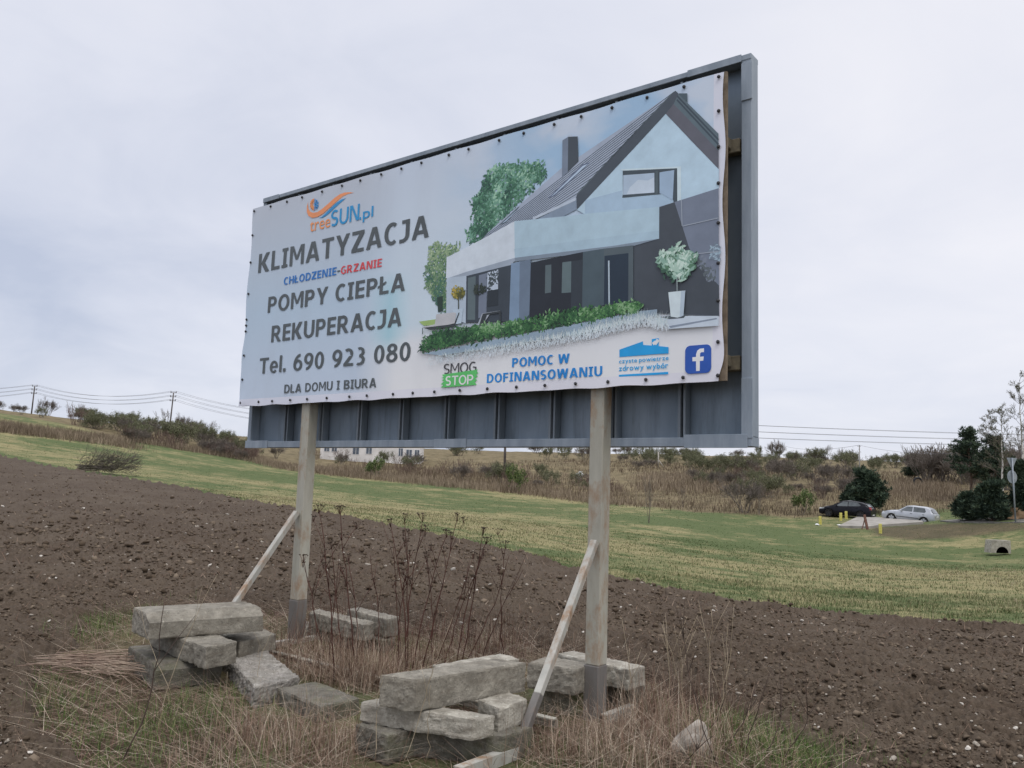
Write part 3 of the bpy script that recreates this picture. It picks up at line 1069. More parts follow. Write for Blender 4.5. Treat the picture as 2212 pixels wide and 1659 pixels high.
for k in range(1500):      # pale ornamental grass
    t = random.random() ** 0.8
    x = 150 + t * 1480 + random.gauss(0, 15)
    top_ = np.interp(x, [150, 620, 1100, 1300, 1480, 1640], [1665, 1590, 1510, 1462, 1418, 1455])
    dn = random.random() ** 1.5
    yb = top_ + dn * 55 + 14
    u0_, v0_ = zC(x, yb)
    hh = random.uniform(0.03, 0.085) * (0.5 + 0.7 * t)
    dx = random.gauss(0, 0.025)
    w_ = 0.003
    f_ = random.random()
    base_c = (200, 206, 219)
    col = random.choice([(206, 213, 223), (190, 203, 212), (176, 194, 200)])
    col = tuple(c_ * (1 - dn * 0.8) + b_ * dn * 0.8 for c_, b_ in zip(col, base_c))
    A.poly([(u0_ - w_, v0_), (u0_ + w_, v0_), (u0_ + dx, v0_ + hh)], col, 0.0, 0.00015)
A.d += 0.0005
# potted tree
A.line(zC(1690, 1170), zC(1692, 1268), 0.014, (120, 130, 134), 0.0004)
PG = [(62, 88, 84), (92, 122, 112), (130, 162, 150), (166, 192, 180), (190, 208, 200)]
A.leaves([zC(*p) for p in ((1570, 1080), (1600, 1035), (1680, 1010), (1715, 965), (1730, 1010), (1800, 1030), (1800, 1080), (1770, 1160), (1690, 1200), (1610, 1150))], 330, 0.027, PG, edge=0.035)
A.poly([zC(*p) for p in ((1638, 1274), (1742, 1263), (1730, 1418), (1694, 1431), (1652, 1424))], (196, 208, 220))
A.poly([zC(*p) for p in ((1716, 1268), (1742, 1263), (1730, 1418), (1706, 1428))], (172, 186, 202))
A.build('house_picture', panel)


# --- lettering
def glyph(ch, off):
    """outline of one character of the built-in typeface as triangles"""
    key = (ch, off)
    if key in glyph.cache:
        return glyph.cache[key]
    cu = bpy.data.curves.new('glyph', 'FONT')
    cu.body = ch
    cu.size = 1.0
    cu.offset = off
    cu.resolution_u = 4
    ob = bpy.data.objects.new('glyph', cu)
    COL.objects.link(ob)
    dg = bpy.context.evaluated_depsgraph_get()
    me_ = bpy.data.meshes.new_from_object(ob.evaluated_get(dg))
    vs = [(v.co.x, v.co.y) for v in me_.vertices]
    fs = [tuple(p.vertices) for p in me_.polygons]
    bpy.data.objects.remove(ob)
    bpy.data.meshes.remove(me_)
    bpy.data.curves.remove(cu)
    glyph.cache[key] = (vs, fs)
    return vs, fs


glyph.cache = {}


def text_shape(txt, off=0.02, gap=0.09, space=0.34):
    V, F = [], []
    x = 0.0
    for ch in txt:
        if ch == ' ':
            x += space
            continue
        vs, fs = glyph(ch, off)
        x0, x1 = min(v[0] for v in vs), max(v[0] for v in vs)
        k = len(V)
        V += [(v[0] - x0 + x, v[1], 0.0) for v in vs]
        F += [tuple(i + k for i in f) for f in fs]
        x += x1 - x0 + gap
    return V, F


def bold_glyph(ch, s_, b_):
    """heavy sans capital, 1 high: list of quads, and its width; s_ stem, b_ bar thickness"""
    Q = []

    def box(x0, y0, x1, y1):
        Q.append([(x0, y0), (x1, y0), (x1, y1), (x0, y1)])

    def dia(xa, ya, xb, yb, w=None):          # slanted stem between two horizontal cuts, xa/xb its left corners
        w = w or s_ * 1.1
        Q.append([(xa, ya), (xa + w, ya), (xb + w, yb), (xb, yb)])

    def arc(cx, cy, rx, ry, a0, a1, n=18, sx=None, sy=None):
        sx, sy = sx or s_, sy or b_
        for k in range(n):
            t0, t1 = math.radians(a0 + (a1 - a0) * k / n), math.radians(a0 + (a1 - a0) * (k + 1) / n)
            Q.append([(cx + rx * math.cos(t0), cy + ry * math.sin(t0)), (cx + rx * math.cos(t1), cy + ry * math.sin(t1)),
                      (cx + (rx - sx) * math.cos(t1), cy + (ry - sy) * math.sin(t1)), (cx + (rx - sx) * math.cos(t0), cy + (ry - sy) * math.sin(t0))])
    w = 0.8
    if ch == 'I':
        w = s_ * 2.0
        box(0, 0, w, b_ * .9); box(0, 1 - b_ * .9, w, 1); box(w / 2 - s_ / 2, b_ * .9, w / 2 + s_ / 2, 1 - b_ * .9)
    elif ch in 'LŁ':
        w = .66
        box(0, 0, s_, 1); box(s_, 0, w, b_)
        if ch == 'Ł':
            Q.append([(-.14, .34), (-.14, .47), (.46, .70), (.46, .57)])
    elif ch == 'T':
        w = .82
        box(0, 1 - b_, w, 1); box(w / 2 - s_ / 2, 0, w / 2 + s_ / 2, 1 - b_)
    elif ch in 'EF':
        w = .68
        box(0, 0, s_, 1); box(s_, 1 - b_, w, 1); box(s_, .5 - b_ * .45, w - .03, .5 + b_ * .5)
        if ch == 'E':
            box(s_, 0, w, b_)
    elif ch == 'H':
        w = .86
        box(0, 0, s_, 1); box(w - s_, 0, w, 1); box(s_, .5 - b_ / 2, w - s_, .5 + b_ / 2)
    elif ch == 'K':
        w = .9
        box(0, 0, s_, 1)
        dia(s_ * .75, .42, w - s_ * 1.3 - .02, 1, s_ * 1.3)
        Q.append([(w - s_ * 1.35, 0), (w, 0), (s_ + .19, .62), (s_ + .02, .44)])
    elif ch == 'A':
        w = .98
        m = w / 2
        Q.append([(0, 0), (s_ * 1.04, 0), (m + .02, .80), (m - s_ * .62, 1)]); Q.append([(w - s_ * 1.04, 0), (w, 0), (m + s_ * .62, 1), (m - .02, .80)])
        Q.append([(m - s_ * .62, 1), (m, .78), (m + s_ * .62, 1)])
        box(.24, .20, w - .24, .20 + b_)
    elif ch == 'Y':
        w = .94
        m = w / 2
        box(m - s_ / 2, 0, m + s_ / 2, .42)
        Q.append([(m - s_ / 2, .36), (m + s_ * .3, .48), (s_ * 1.12, 1), (0, 1)]); Q.append([(m + s_ / 2, .36), (w, 1), (w - s_ * 1.12, 1), (m - s_ * .3, .48)])
    elif ch == 'Z':
        w = .80
        box(0, 0, w, b_); box(0, 1 - b_, w, 1)
        dia(0, b_ * .9, w - s_ * 1.35, 1 - b_ * .9, s_ * 1.35)
    elif ch in 'CG':
        w = .80
        arc(.46, .5, .46, .52, 52, 308, 24)
        if ch == 'G':
            w = .88
            box(w - s_, .06, w, .5); box(.46, .42, w - s_, .42 + b_ * .9)
    elif ch == 'J':
        w = .56
        box(w - s_, .3, w, 1); box(.10, 1 - b_, w - s_, 1)
        arc(.14, .32, w - .14, .34, 0, -88, 12)
        box(-.02, -.02, .15, -.02 + b_)
    elif ch == 'M':
        w = 1.06
        t = s_ * .92
        box(0, 0, t, 1); box(w - t, 0, w, 1)
        Q.append([(t * .5, 1), (t * 1.25, 1), (w / 2 + s_ * .38, .28), (w / 2 - s_ * .38, .28)]); Q.append([(w - t * .5, 1), (w - t * 1.25, 1), (w / 2 - s_ * .38, .28), (w / 2 + s_ * .38, .28)])
    elif ch == 'N':
        w = .92
        t = s_ * .94
        box(0, 0, t, 1); box(w - t, 0, w, 1)
        Q.append([(t * .4, 1), (t * 1.45, 1), (w - t * .4, 0), (w - t * 1.45, 0)])
    elif ch == 'O':
        w = .98
        arc(w / 2, .5, w / 2, .52, 0, 360, 36)
    elif ch == 'D':
        w = .90
        box(0, 0, s_, 1); box(s_, 0, .42, b_); box(s_, 1 - b_, .42, 1)
        arc(.40, .5, w - .40, .5, -90, 90, 20)
    elif ch in 'PR':
        w = .80 if ch == 'P' else .90
        box(0, 0, s_, 1); box(s_, 1 - b_, .44, 1); box(s_, .38, .44, .38 + b_)
        arc(.42, .69, .36, .31, -90, 90, 16)
        if ch == 'R':
            Q.append([(w - s_ * 1.25, 0), (w, 0), (.54, .44), (.30, .42)])
    elif ch == 'B':
        w = .84
        box(0, 0, s_, 1)
        for y0, y1 in ((0, b_), (.5 - b_ * .4, .5 + b_ * .45), (1 - b_, 1)):
            box(s_, y0, .44, y1)
        arc(.42, .755, .36, .245, -90, 90, 14, None, b_ * .85); arc(.42, .27, .42, .27, -90, 90, 14, None, b_ * .9)
    elif ch == 'U':
        w = .88
        box(0, .36, s_, 1); box(w - s_, .36, w, 1)
        arc(w / 2, .37, w / 2, .39, 180, 360, 20)
    elif ch == 'S':
        w = .74
        ry = (1.04 + b_) / 4
        arc(.37, 1.02 - ry, .37, ry, 35, 272, 20); arc(.37, ry - .02, .37, ry, 92, -145, 20)
    elif ch == 'W':
        w = 1.34
        t = s_ * 1.02
        for xa, xb in ((.20, 0), (.20, .55), (.86, .55), (.86, w - t)):
            dia(xa, 0, xb, 1, t)
    elif ch == '0':
        w = .74
        arc(w / 2, .5, w / 2, .52, 0, 360, 32)
    elif ch in '69':
        w = .76
        q0 = len(Q)
        arc(.38, .33, .38, .35, 0, 360, 28)
        arc(.58, .36, .58, .66, 92, 178, 14)
        if ch == '9':
            for i in range(q0, len(Q)):
                Q[i] = [(w - x, 1 - y) for x, y in Q[i]]
    elif ch == '8':
        w = .78
        arc(.39, .755, .35, .265, 0, 360, 26, None, b_ * .9); arc(.39, .275, .39, .295, 0, 360, 26, None, b_ * .95)
    elif ch == '3':
        w = .72
        arc(.32, .745, .36, .275, 118, -92, 16, None, b_ * .95); arc(.30, .28, .42, .30, 92, -118, 16, None, b_ * .95)
    elif ch == '2':
        w = .74
        box(0, 0, w, b_)
        arc(.32, .70, .38, .32, 130, -20, 16)
        Q.append([(0, b_ * .9), (s_ * 1.3, b_ * .9), (.70, .60), (.40, .56)])
    elif ch == 'e':
        w = .72
        arc(.36, .37, .36, .39, 0, 318, 24, s_ * .92, b_ * .9); box(.14, .31, .70, .31 + b_ * .75)
    elif ch == 'l':
        w = s_ * .95
        box(0, 0, w, 1.05)
    elif ch == '.':
        w = s_ * 1.05
        box(0, 0, w, .22)
    elif ch == '-':
        w = .4
        box(0, .30, w, .30 + b_ * 1.15)
    return Q, w


def heavy_shape(txt, s_, b_, gap, space):
    V, F = [], []
    x, k = 0.0, 0
    for ch in txt:
        if ch == ' ':
            x += space
            continue
        Q, w = bold_glyph(ch, s_, b_)
        for q in Q:
            k += 1
            F.append(tuple(range(len(V), len(V) + len(q))))
            V += [(px_ + x, py_, (k % 40) * 0.00003) for px_, py_ in q]
        x += w + gap
    return V, F


def letter(txt, quad, rgb, off=0.02, gap=0.09, heavy=True, cap=True, depth=0.0108, space=0.34, stem=0.25, barw=0.165):
    """fit text in the panel rectangle given by the corner points bl, tl, br, tr"""
    bl, tl, br, tr = quad
    u0, u1 = (bl[0] + min(bl[0], tl[0])) / 2, max(br[0], tr[0])
    v0, v1 = (bl[1] + br[1]) / 2, (tl[1] + tr[1]) / 2
    V, F = heavy_shape(txt, stem, barw, gap, space) if heavy else text_shape(txt, off, gap, space)
    xs, ys = [v[0] for v in V], [v[1] for v in V]
    y0, y1 = (0.0, 1.0) if (heavy and cap) else (min(ys), max(ys))
    sx, sy = (u1 - u0) / (max(xs) - min(xs)), (v1 - v0) / (y1 - y0)
    verts = [(u0 + (x - min(xs)) * sx, -depth - d, v0 + (y - y0) * sy) for x, y, d in V]
    me_ = bpy.data.meshes.new('lettering')
    me_.from_pydata(verts, [], F)
    me_.update()
    set_ink(me_, [pr(rgb)] * len(F))
    return link_mesh('lettering', me_, MAT_INK, panel)


DK = (84, 85, 99)
letter('KLIMATYZACJA', (zA(288, 880), zA(288, 705), zA(1887, 560), zA(1887, 350)), DK, gap=0.15, stem=0.23, barw=0.16)
letter('CHŁODZENIE', (zA(527, 995), zA(527, 926), zA(1020, 912), zA(1020, 838)), (47, 108, 178), gap=0.15, stem=0.23)
letter('-', (zA(1030, 880), zA(1030, 866), zA(1056, 876), zA(1056, 862)), DK, cap=False)
letter('GRZANIE', (zA(1064, 897), zA(1064, 825), zA(1446, 835), zA(1446, 758)), (200, 72, 78), gap=0.15, stem=0.23)
letter('POMPY CIEPŁA', (zA(378, 1255), zA(378, 1108), zA(1662, 1062), zA(1662, 893)), DK, gap=0.15, space=0.46, stem=0.23)
letter('REKUPERACJA', (zA(411, 1532), zA(411, 1380), zA(1630, 1390), zA(1630, 1214)), DK, gap=0.14, stem=0.23)
letter('Tel. 690 923 080', (zB(310, 545), zB(310, 400), zB(1777, 425), zB(1777, 240)), DK, gap=0.13, space=0.52, stem=0.22, barw=0.155)
letter('DLA DOMU I BIURA', (zB(552, 735), zB(552, 655), zB(1447, 682), zB(1447, 588)), DK, gap=0.14, space=0.48, stem=0.22)
letter('POMOC W', (zD(612, 320), zD(612, 263), zD(978, 299), zD(978, 237)), (34, 124, 196), gap=0.14, space=0.42)
letter('DOFINANSOWANIU', (zD(450, 422), zD(450, 365), zD(1187, 381), zD(1187, 317)), (34, 124, 196), gap=0.14)
letter('czyste powietrze', (zD(1295, 306), zD(1295, 272), zD(1609, 287), zD(1609, 251)), (46, 152, 208), 0.016, 0.075, False, False, space=0.24)
letter('zdrowy wybór', (zD(1293, 359), zD(1293, 312), zD(1606, 340), zD(1606, 294)), (46, 152, 208), 0.018, 0.075, False, False, space=0.24)
letter('SMOG', (zD(172, 368), zD(172, 302), zD(382, 352), zD(382, 288)), (70, 66, 78), gap=0.09, stem=0.16, barw=0.12)
letter('tree', (zA(772, 496), zA(772, 405), zA(961, 464), zA(961, 362)), (218, 140, 92), 0.004, 0.06, False, False)
letter('SUN', (zA(970, 450), zA(970, 300), zA(1233, 395), zA(1233, 248)), (46, 136, 190), gap=0.12, stem=0.19, barw=0.14)
letter('.', (zA(1238, 390), zA(1238, 366), zA(1252, 388), zA(1252, 364)), (46, 136, 190), cap=False)
letter('pl', (zA(1270, 412), zA(1270, 286), zA(1363, 396), zA(1363, 257)), (46, 136, 190), 0.008, 0.08, False, False)

# emblems
E_ = Art(0.0095)
E_.poly([zA(*p) for p in ((755, 217), (742, 262), (741, 312), (756, 350), (792, 370), (840, 362), (840, 316), (800, 322), (772, 311), (756, 283), (752, 248))], (216, 138, 96))
E_.poly([zA(*p) for p in ((840, 362), (890, 335), (960, 275), (1020, 220), (940, 240), (880, 290), (840, 316))], (216, 138, 96), 0)
E_.poly([zA(*p) for p in ((940, 240), (1020, 220), (1080, 170), (1130, 147), (1185, 136), (1150, 130), (1100, 132), (1050, 150), (1000, 185))], (216, 138, 96), 0)
E_.poly([zA(*p) for p in ((850, 373), (890, 369), (940, 337), (1000, 282), (1012, 236), (960, 285), (910, 335), (880, 362))], (52, 130, 184))
E_.poly([zA(*p) for p in ((1000, 282), (1052, 236), (1112, 185), (1062, 200), (1012, 236))], (52, 130, 184), 0)
cx, cy = 812, 245
for rr_, wd in ((34, 9), (20, 6)):
    pts = [(cx - rr_ * math.cos(a) * 0.82, cy + rr_ * math.sin(a) * 1.15) for a in np.linspace(-1.5, 1.5, 13)]
    for p, q in zip(pts[:-1], pts[1:]):
        E_.line(zA(*p), zA(*q), wd * 0.0021, (216, 140, 92), 0.0)
for a in np.linspace(-1.4, 1.4, 8):
    E_.line(zA(cx - 36 * math.cos(a) * 0.82, cy + 36 * math.sin(a) * 1.15), zA(cx - 50 * math.cos(a) * 0.82, cy + 50 * math.sin(a) * 1.15), 0.02, (216, 140, 92), 0.0)
E_.line(zA(819, 190), zA(815, 298), 0.012, (60, 130, 190), 0.0004)
for a in (-1.0, -0.35, 0.35, 1.0):
    ex, ey = 818 + 42 * math.cos(a) * 0.85, 243 + 46 * math.sin(a) * 1.1
    E_.line(zA(818, 243), zA(ex, ey), 0.013, (60, 130, 190), 0.0)
    mx_, my_ = 818 + 26 * math.cos(a) * 0.85, 243 + 29 * math.sin(a) * 1.1
    for s2 in (-0.7, 0.7):
        E_.line(zA(mx_, my_), zA(mx_ + 15 * math.cos(a + s2) * 0.85, my_ + 16 * math.sin(a + s2) * 1.1), 0.011, (60, 130, 190), 0.0)
E_.build('sun_and_snow_emblem', panel)

E_ = Art(0.0125)
sq = [(152, 455), (172, 438), (154, 432), (176, 415), (160, 408), (178, 398), (158, 392), (174, 384), (160, 372), (392, 338), (384, 352), (397, 358), (380, 372), (392, 382), (374, 394), (388, 406), (372, 418), (384, 437)]
E_.poly([zD(*p) for p in sq], (92, 182, 104))
E_.build('green_brush_mark', panel)
letter('STOP', (zD(185, 445), zD(185, 386), zD(363, 428), zD(363, 366)), (222, 232, 228), gap=0.09, stem=0.19, barw=0.14, depth=0.0132)
E_ = Art(0.0095)
for pts in (((1297, 210), (1447, 157), (1448, 180), (1448, 246), (1297, 258)), ((1448, 180), (1503, 184), (1503, 241), (1448, 246)), ((1503, 143), (1547, 137), (1547, 188), (1548, 238), (1503, 241)), ((1547, 188), (1609, 194), (1609, 235), (1547, 238))):
    E_.poly([zD(*p) for p in pts], (38, 150, 214), 0)
E_.poly([zD(*p) for p in ((1293, 371), (1606, 352), (1606, 367), (1293, 384))], (38, 150, 214), 0)
E_.line(zD(1513, 160), zD(1524, 176), 0.028, (225, 232, 240), 0.0006)
E_.line(zD(1522, 176), zD(1544, 147), 0.028, (225, 232, 240), 0.0002)
E_.build('house_with_tick_emblem', panel)
E_ = Art(0.0095)
q = [zD(*p) for p in ((1714, 184), (1882, 178), (1876, 358), (1713, 366))]
u0_, u1_ = (q[0][0] + q[3][0]) / 2, (q[1][0] + q[2][0]) / 2
v0_, v1_ = (q[2][1] + q[3][1]) / 2, (q[0][1] + q[1][1]) / 2
rd = 0.04
pts = []
for cx_, cy_, a0 in ((u1_ - rd, v1_ - rd, 0), (u0_ + rd, v1_ - rd, 90), (u0_ + rd, v0_ + rd, 180), (u1_ - rd, v0_ + rd, 270)):
    for k in range(6):
        a = math.radians(a0 + k * 18)
        pts.append((cx_ + rd * math.cos(a), cy_ + rd * math.sin(a)))
E_.poly(pts, (44, 82, 164))
fp = [(1783, 347), (1783, 284), (1760, 285), (1760, 259), (1783, 257), (1784, 238), (1791, 217), (1808, 204), (1834, 202), (1833, 226), (1816, 227), (1809, 235), (1808, 256), (1832, 254), (1829, 281), (1807, 283), (1806, 346)]
E_.poly([zD(*p) for p in fp], (222, 228, 238))
E_.build('square_f_emblem', panel)

# screw caps round the banner's edge
bm = bmesh.new()
bmesh.ops.create_uvsphere(bm, u_segments=10, v_segments=6, radius=0.0145)
for v in bm.verts:
    v.co = Vector((v.co.x, v.co.y * 0.7, v.co.z))
bolt_me = bm_mesh('bolt', bm, True)
bolt_me.materials.append(MAT_BOLT)


def bolt(u, v_):
    o = bpy.data.objects.new('bolt', bolt_me)
    COL.objects.link(o)
    o.parent = panel
    o.location = (u, -0.016, v_)


for k in range(20):
    bolt(0.03 + (PWD - 0.07) * (k + random.uniform(-0.12, 0.12) * (0 < k < 19)) / 19, 0.035)
    bolt(0.03 + (PWD - 0.07) * (k + random.uniform(-0.12, 0.12) * (0 < k < 19)) / 19, PHT - 0.035)
for t in (0.13, 0.25, 0.37, 0.40, 0.43, 0.56, 0.72, 0.86):
    bolt(0.03, PHT * t)
for t in (0.12, 0.25, 0.37, 0.5, 0.63, 0.75, 0.87):
    bolt(PWD - 0.04, PHT * t)


# ------------------------------------------------------------------ kerb blocks
def kerb(name, label, C, Rp, Lp, zb, Hh, mat, chamfer=0.0, rough=0.006, size=None, cat='kerb block', tilt=0.0):
    c0, r0_, l0 = (at_z(*p, zb) for p in (C, Rp, Lp))
    e1, e2 = (r0_ - c0)[:2], (l0 - c0)[:2]
    L1, L2 = float(np.linalg.norm(e1)), float(np.linalg.norm(e2))
    ax, pp = e1 / L1, e2 / L2
    L1, L2 = max(L1, 0.12), max(L2, 0.12)
    if size:
        L1, L2 = size[0] or L1, size[1] or L2
    ctr = c0[:2] + ax * L1 / 2 + pp * L2 / 2
    nx, ny, nz = max(4, int(L1 / 0.018)), max(4, int(L2 / 0.018)), max(4, int(Hh / 0.016))
    bm = bmesh.new()
    seen = {}

    def vert(i, j, k):
        key = (i, j, k)
        if key not in seen:
            x, y, z = (i / nx - 0.5) * L1, (j / ny - 0.5) * L2, (k / nz) * Hh
            # round and chip the arrises
            b = 0.009
            fx = max(0, abs(x) - (L1 / 2 - b)); fy = max(0, abs(y) - (L2 / 2 - b)); fz = max(0, abs(z - Hh / 2) - (Hh / 2 - b))
            ln = math.sqrt(fx * fx + fy * fy + fz * fz)
            if ln > b:
                q = b / ln
                x = math.copysign(L1 / 2 - b + fx * q, x) if fx else x
                y = math.copysign(L2 / 2 - b + fy * q, y) if fy else y
                z = Hh / 2 + math.copysign(Hh / 2 - b + fz * q, z - Hh / 2) if fz else z
            if chamfer:      # the sloped kerb face along the near upper edge
                lim = Hh - chamfer + (y + L2 / 2) * 0.6
                if z > lim:
                    z = max(lim, Hh - chamfer)
            sd = hash(name + label) % 97
            P = Vector((x * 9 + sd, y * 9, z * 9))
            nz_ = 0.6 * mnoise.fractal(P, 0.9, 2.0, 3) + 0.5 * mnoise.noise(P * 5.0)
            edge = min(1, (fx > 0) + (fy > 0) + (fz > 0) - 1) if ((fx > 0) + (fy > 0) + (fz > 0)) > 1 else 0
            d = rough * nz_ + 0.010 * mnoise.noise(P * 2.7) * (abs(x) > L1 / 2 - 0.02) - (0.014 * max(0, mnoise.noise(P * 0.7 + Vector((5, 1, 2)))) if edge else 0) * (1 + rough * 40)
            nvec = Vector((x / L1, y / L2, (z - Hh / 2) / Hh))
            mxc = max(abs(nvec.x), abs(nvec.y), abs(nvec.z)) or 1
            nvec = Vector((nvec.x * (abs(nvec.x) > 0.8 * mxc), nvec.y * (abs(nvec.y) > 0.8 * mxc), nvec.z * (abs(nvec.z) > 0.8 * mxc))).normalized()
            seen[key] = bm.verts.new(Vector((x, y, z)) + nvec * d)
        return seen[key]
    for i in range(nx):
        for j in range(ny):
            for k in (0, nz):
                f = [vert(i, j, k), vert(i + 1, j, k), vert(i + 1, j + 1, k), vert(i, j + 1, k)]
                bm.faces.new(f if k else f[::-1])
    for i in range(nx):
        for k in range(nz):
            for j in (0, ny):
                f = [vert(i, j, k), vert(i + 1, j, k), vert(i + 1, j, k + 1), vert(i, j, k + 1)]
                bm.faces.new(f if j == 0 else f[::-1])
    for j in range(ny):
        for k in range(nz):
            for i in (0, nx):
                f = [vert(i, j, k), vert(i, j + 1, k), vert(i, j + 1, k + 1), vert(i, j, k + 1)]
                bm.faces.new(f[::-1] if i == 0 else f)
    me_ = bm_mesh(name, bm, False)
    sg = 1 if (ax[0] * pp[1] - ax[1] * pp[0]) > 0 else -1
    me_.transform(Matrix(((ax[0], sg * pp[0], 0, 0), (ax[1], sg * pp[1], 0, 0), (0, 0, 1, 0), (0, 0, 0, 1))))
    o = link_mesh(name, me_, mat)
    o.location = (ctr[0], ctr[1], zb)
    tag(o, label, cat, 'concrete blocks piled as ballast round the billboard')
    return o


K = 'concrete_block'
kerb(K, 'long grey kerb with a smooth chamfered edge, topmost of the left pile', (319, 1383), (568, 1364), (279, 1363), 0.395, 0.215, MAT_CONC, 0.075, 0.003, size=(None, 0.46))
kerb(K, 'pale topped block lying crosswise under the long chamfered kerb', (442, 1447), (510, 1433), (322, 1396), 0.215, 0.18, MAT_CONC)
kerb(K, 'smooth grey slab tucked behind the pale topped block in the left pile', (515, 1424), (595, 1404), (458, 1395), 0.16, 0.15, MAT_CONC, 0.0, 0.004)
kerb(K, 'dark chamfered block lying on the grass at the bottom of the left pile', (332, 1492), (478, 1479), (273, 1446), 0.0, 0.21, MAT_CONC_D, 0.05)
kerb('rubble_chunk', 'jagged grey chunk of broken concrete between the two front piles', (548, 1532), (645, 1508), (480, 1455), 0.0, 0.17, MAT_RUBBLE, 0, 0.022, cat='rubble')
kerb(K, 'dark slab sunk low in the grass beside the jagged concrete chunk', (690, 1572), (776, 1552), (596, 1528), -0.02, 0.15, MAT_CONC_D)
kerb(K, 'rough grey block on top of the low pile right of the left post', (784, 1388), (800, 1382), (664, 1356), 0.2, 0.17, MAT_CONC, size=(0.24, None), rough=0.012)
kerb(K, 'flat pale block at the back of the low pile by the left post', (834, 1379), (858, 1373), (748, 1354), 0.2, 0.19, MAT_CONC, size=(0.22, None))
kerb(K, 'lower block with a pale top edge nearest the foot of the left post', (768, 1421), (785, 1414), (633, 1386), 0.0, 0.19, MAT_CONC, size=(0.26, None))
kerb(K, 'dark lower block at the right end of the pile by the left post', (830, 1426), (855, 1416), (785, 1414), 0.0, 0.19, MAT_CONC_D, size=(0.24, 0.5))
kerb(K, 'long rough kerb lying topmost on the front pile', (897, 1539), (1136, 1494), (817, 1528), 0.325, 0.205, MAT_CONC, 0, 0.007)
kerb(K, 'long block with a pale right end directly under the rough top kerb', (1019, 1602), (1069, 1592), (774, 1560), 0.185, 0.135, MAT_CONC_L)
kerb(K, 'short pale block beside the brace in the middle layer of the front pile', (1076, 1585), (1139, 1562), (1030, 1563), 0.18, 0.16, MAT_CONC_L)
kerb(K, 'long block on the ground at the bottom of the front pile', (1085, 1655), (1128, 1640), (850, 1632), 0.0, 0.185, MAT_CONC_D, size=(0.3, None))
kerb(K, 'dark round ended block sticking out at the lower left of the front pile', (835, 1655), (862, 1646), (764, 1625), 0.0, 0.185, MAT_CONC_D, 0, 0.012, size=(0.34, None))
kerb(K, 'pale block lying behind the rough top kerb of the front pile', (975, 1492), (1122, 1462), (950, 1484), 0.21, 0.15, MAT_CONC_L, size=(None, 0.25))
kerb(K, 'blue grey block left of the right post, resting on a mossy one', (1244, 1504), (1275, 1492), (1137, 1486), 0.21, 0.2, MAT_CONC, size=(0.3, None))
kerb(K, 'long cream block passing behind the right post', (1356, 1493), (1394, 1484), (1200, 1454), 0.21, 0.165, MAT_CONC_L)
kerb(K, 'mossy block on the ground under the blue grey block', (1266, 1558), (1286, 1550), (1150, 1535), 0.0, 0.21, MAT_CONC_M, size=(0.3, None))
kerb(K, 'shadowed block on the ground under the long cream block', (1356, 1540), (1394, 1526), (1236, 1511), 0.0, 0.21, MAT_CONC_D)


def rock_mesh(name, seed, sx, sy, sz, sub=3, amp=0.35):
    bm = bmesh.new()
    bmesh.ops.create_icosphere(bm, subdivisions=sub, radius=1)
    for v in bm.verts:
        p = v.co.copy()
        d = 1 + amp * mnoise.noise(p * 1.3 + Vector((seed * 3.7, 0, 0))) + amp * 0.4 * mnoise.noise(p * 3.1 + Vector((0, seed * 1.9, 0)))
        for k in range(6):      # knock flats off it
            nn = Vector((math.sin(seed * 5 + k * 2.1), math.cos(seed * 3 + k * 1.3), math.sin(seed + k * 4.7))).normalized()
            t = p.normalized().dot(nn) * d - 0.72
            if t > 0:
                p = p - nn * t / d
        v.co = Vector((p.x * sx * d, p.y * sy * d, p.z * sz * d))
    return bm_mesh(name, bm, False)


MAT_STONE = mottled('limestone', (0.24, 0.21, 0.17), (0.45, 0.41, 0.35), 14, 0.9, bump=0.2)
MAT_CHIP = mottled('pale_limestone_chip', (0.38, 0.35, 0.3), (0.66, 0.62, 0.56), 30, 0.9)
MAT_BOULDER = mottled('dusty_boulder', (0.3, 0.27, 0.23), (0.44, 0.4, 0.345), 5, 0.95, bump=0.25)
b_pos = at_z(1497, 1640, 0.0)
bo = link_mesh('boulder', rock_mesh('boulder', 2.4, 0.165, 0.11, 0.185, 4, 0.28), MAT_BOULDER)
bo.location = (b_pos[0], b_pos[1], 0.09)
bo.rotation_euler = (0.15, 0.12, 0.4)
tag(bo, 'pale creased boulder standing in dry grass right of the right post', 'boulder')

# ------------------------------------------------------------------ grass
def blades(n_pts, pos, hgt, wid, lean, seg=3, tone=None, droop=0.5, az=None):
    """ribbons: pos (n,3); returns verts, quads, tone per vertex"""
    n = len(pos)
    az = rng.uniform(0, 2 * np.pi, n) if az is None else az
    dirx, diry = np.cos(az), np.sin(az)
    sx, sy = -diry, dirx
    twist = rng.uniform(-1, 1, n)
    V, T = [], []
    for k in range(seg + 1):
        t = k / seg
        out = lean * hgt * (t ** (1 + droop))
        up = hgt * np.sqrt(np.clip(1 - lean ** 2, 0.02, 1)) * (t - 0.35 * droop * lean * t * t)
        wv = wid * (1 - t * 0.85) * 0.5
        c_ = np.stack([pos[:, 0] + dirx * out, pos[:, 1] + diry * out, pos[:, 2] + up], -1)
        off = np.stack([sx * wv, sy * wv, 0.25 * twist * wv], -1)
        V += [c_ - off, c_ + off]
        T += [tone, tone]
    V = np.stack(V, 1).reshape(-1, 3)
    T = np.stack(T, 1).reshape(-1)
    b0 = (np.arange(n) * (seg + 1) * 2)[:, None]
    Q = []
    for k in range(seg):
        Q.append(np.stack([b0[:, 0] + 2 * k, b0[:, 0] + 2 * k + 1, b0[:, 0] + 2 * k + 3, b0[:, 0] + 2 * k + 2], -1))
    return V, np.concatenate(Q), T


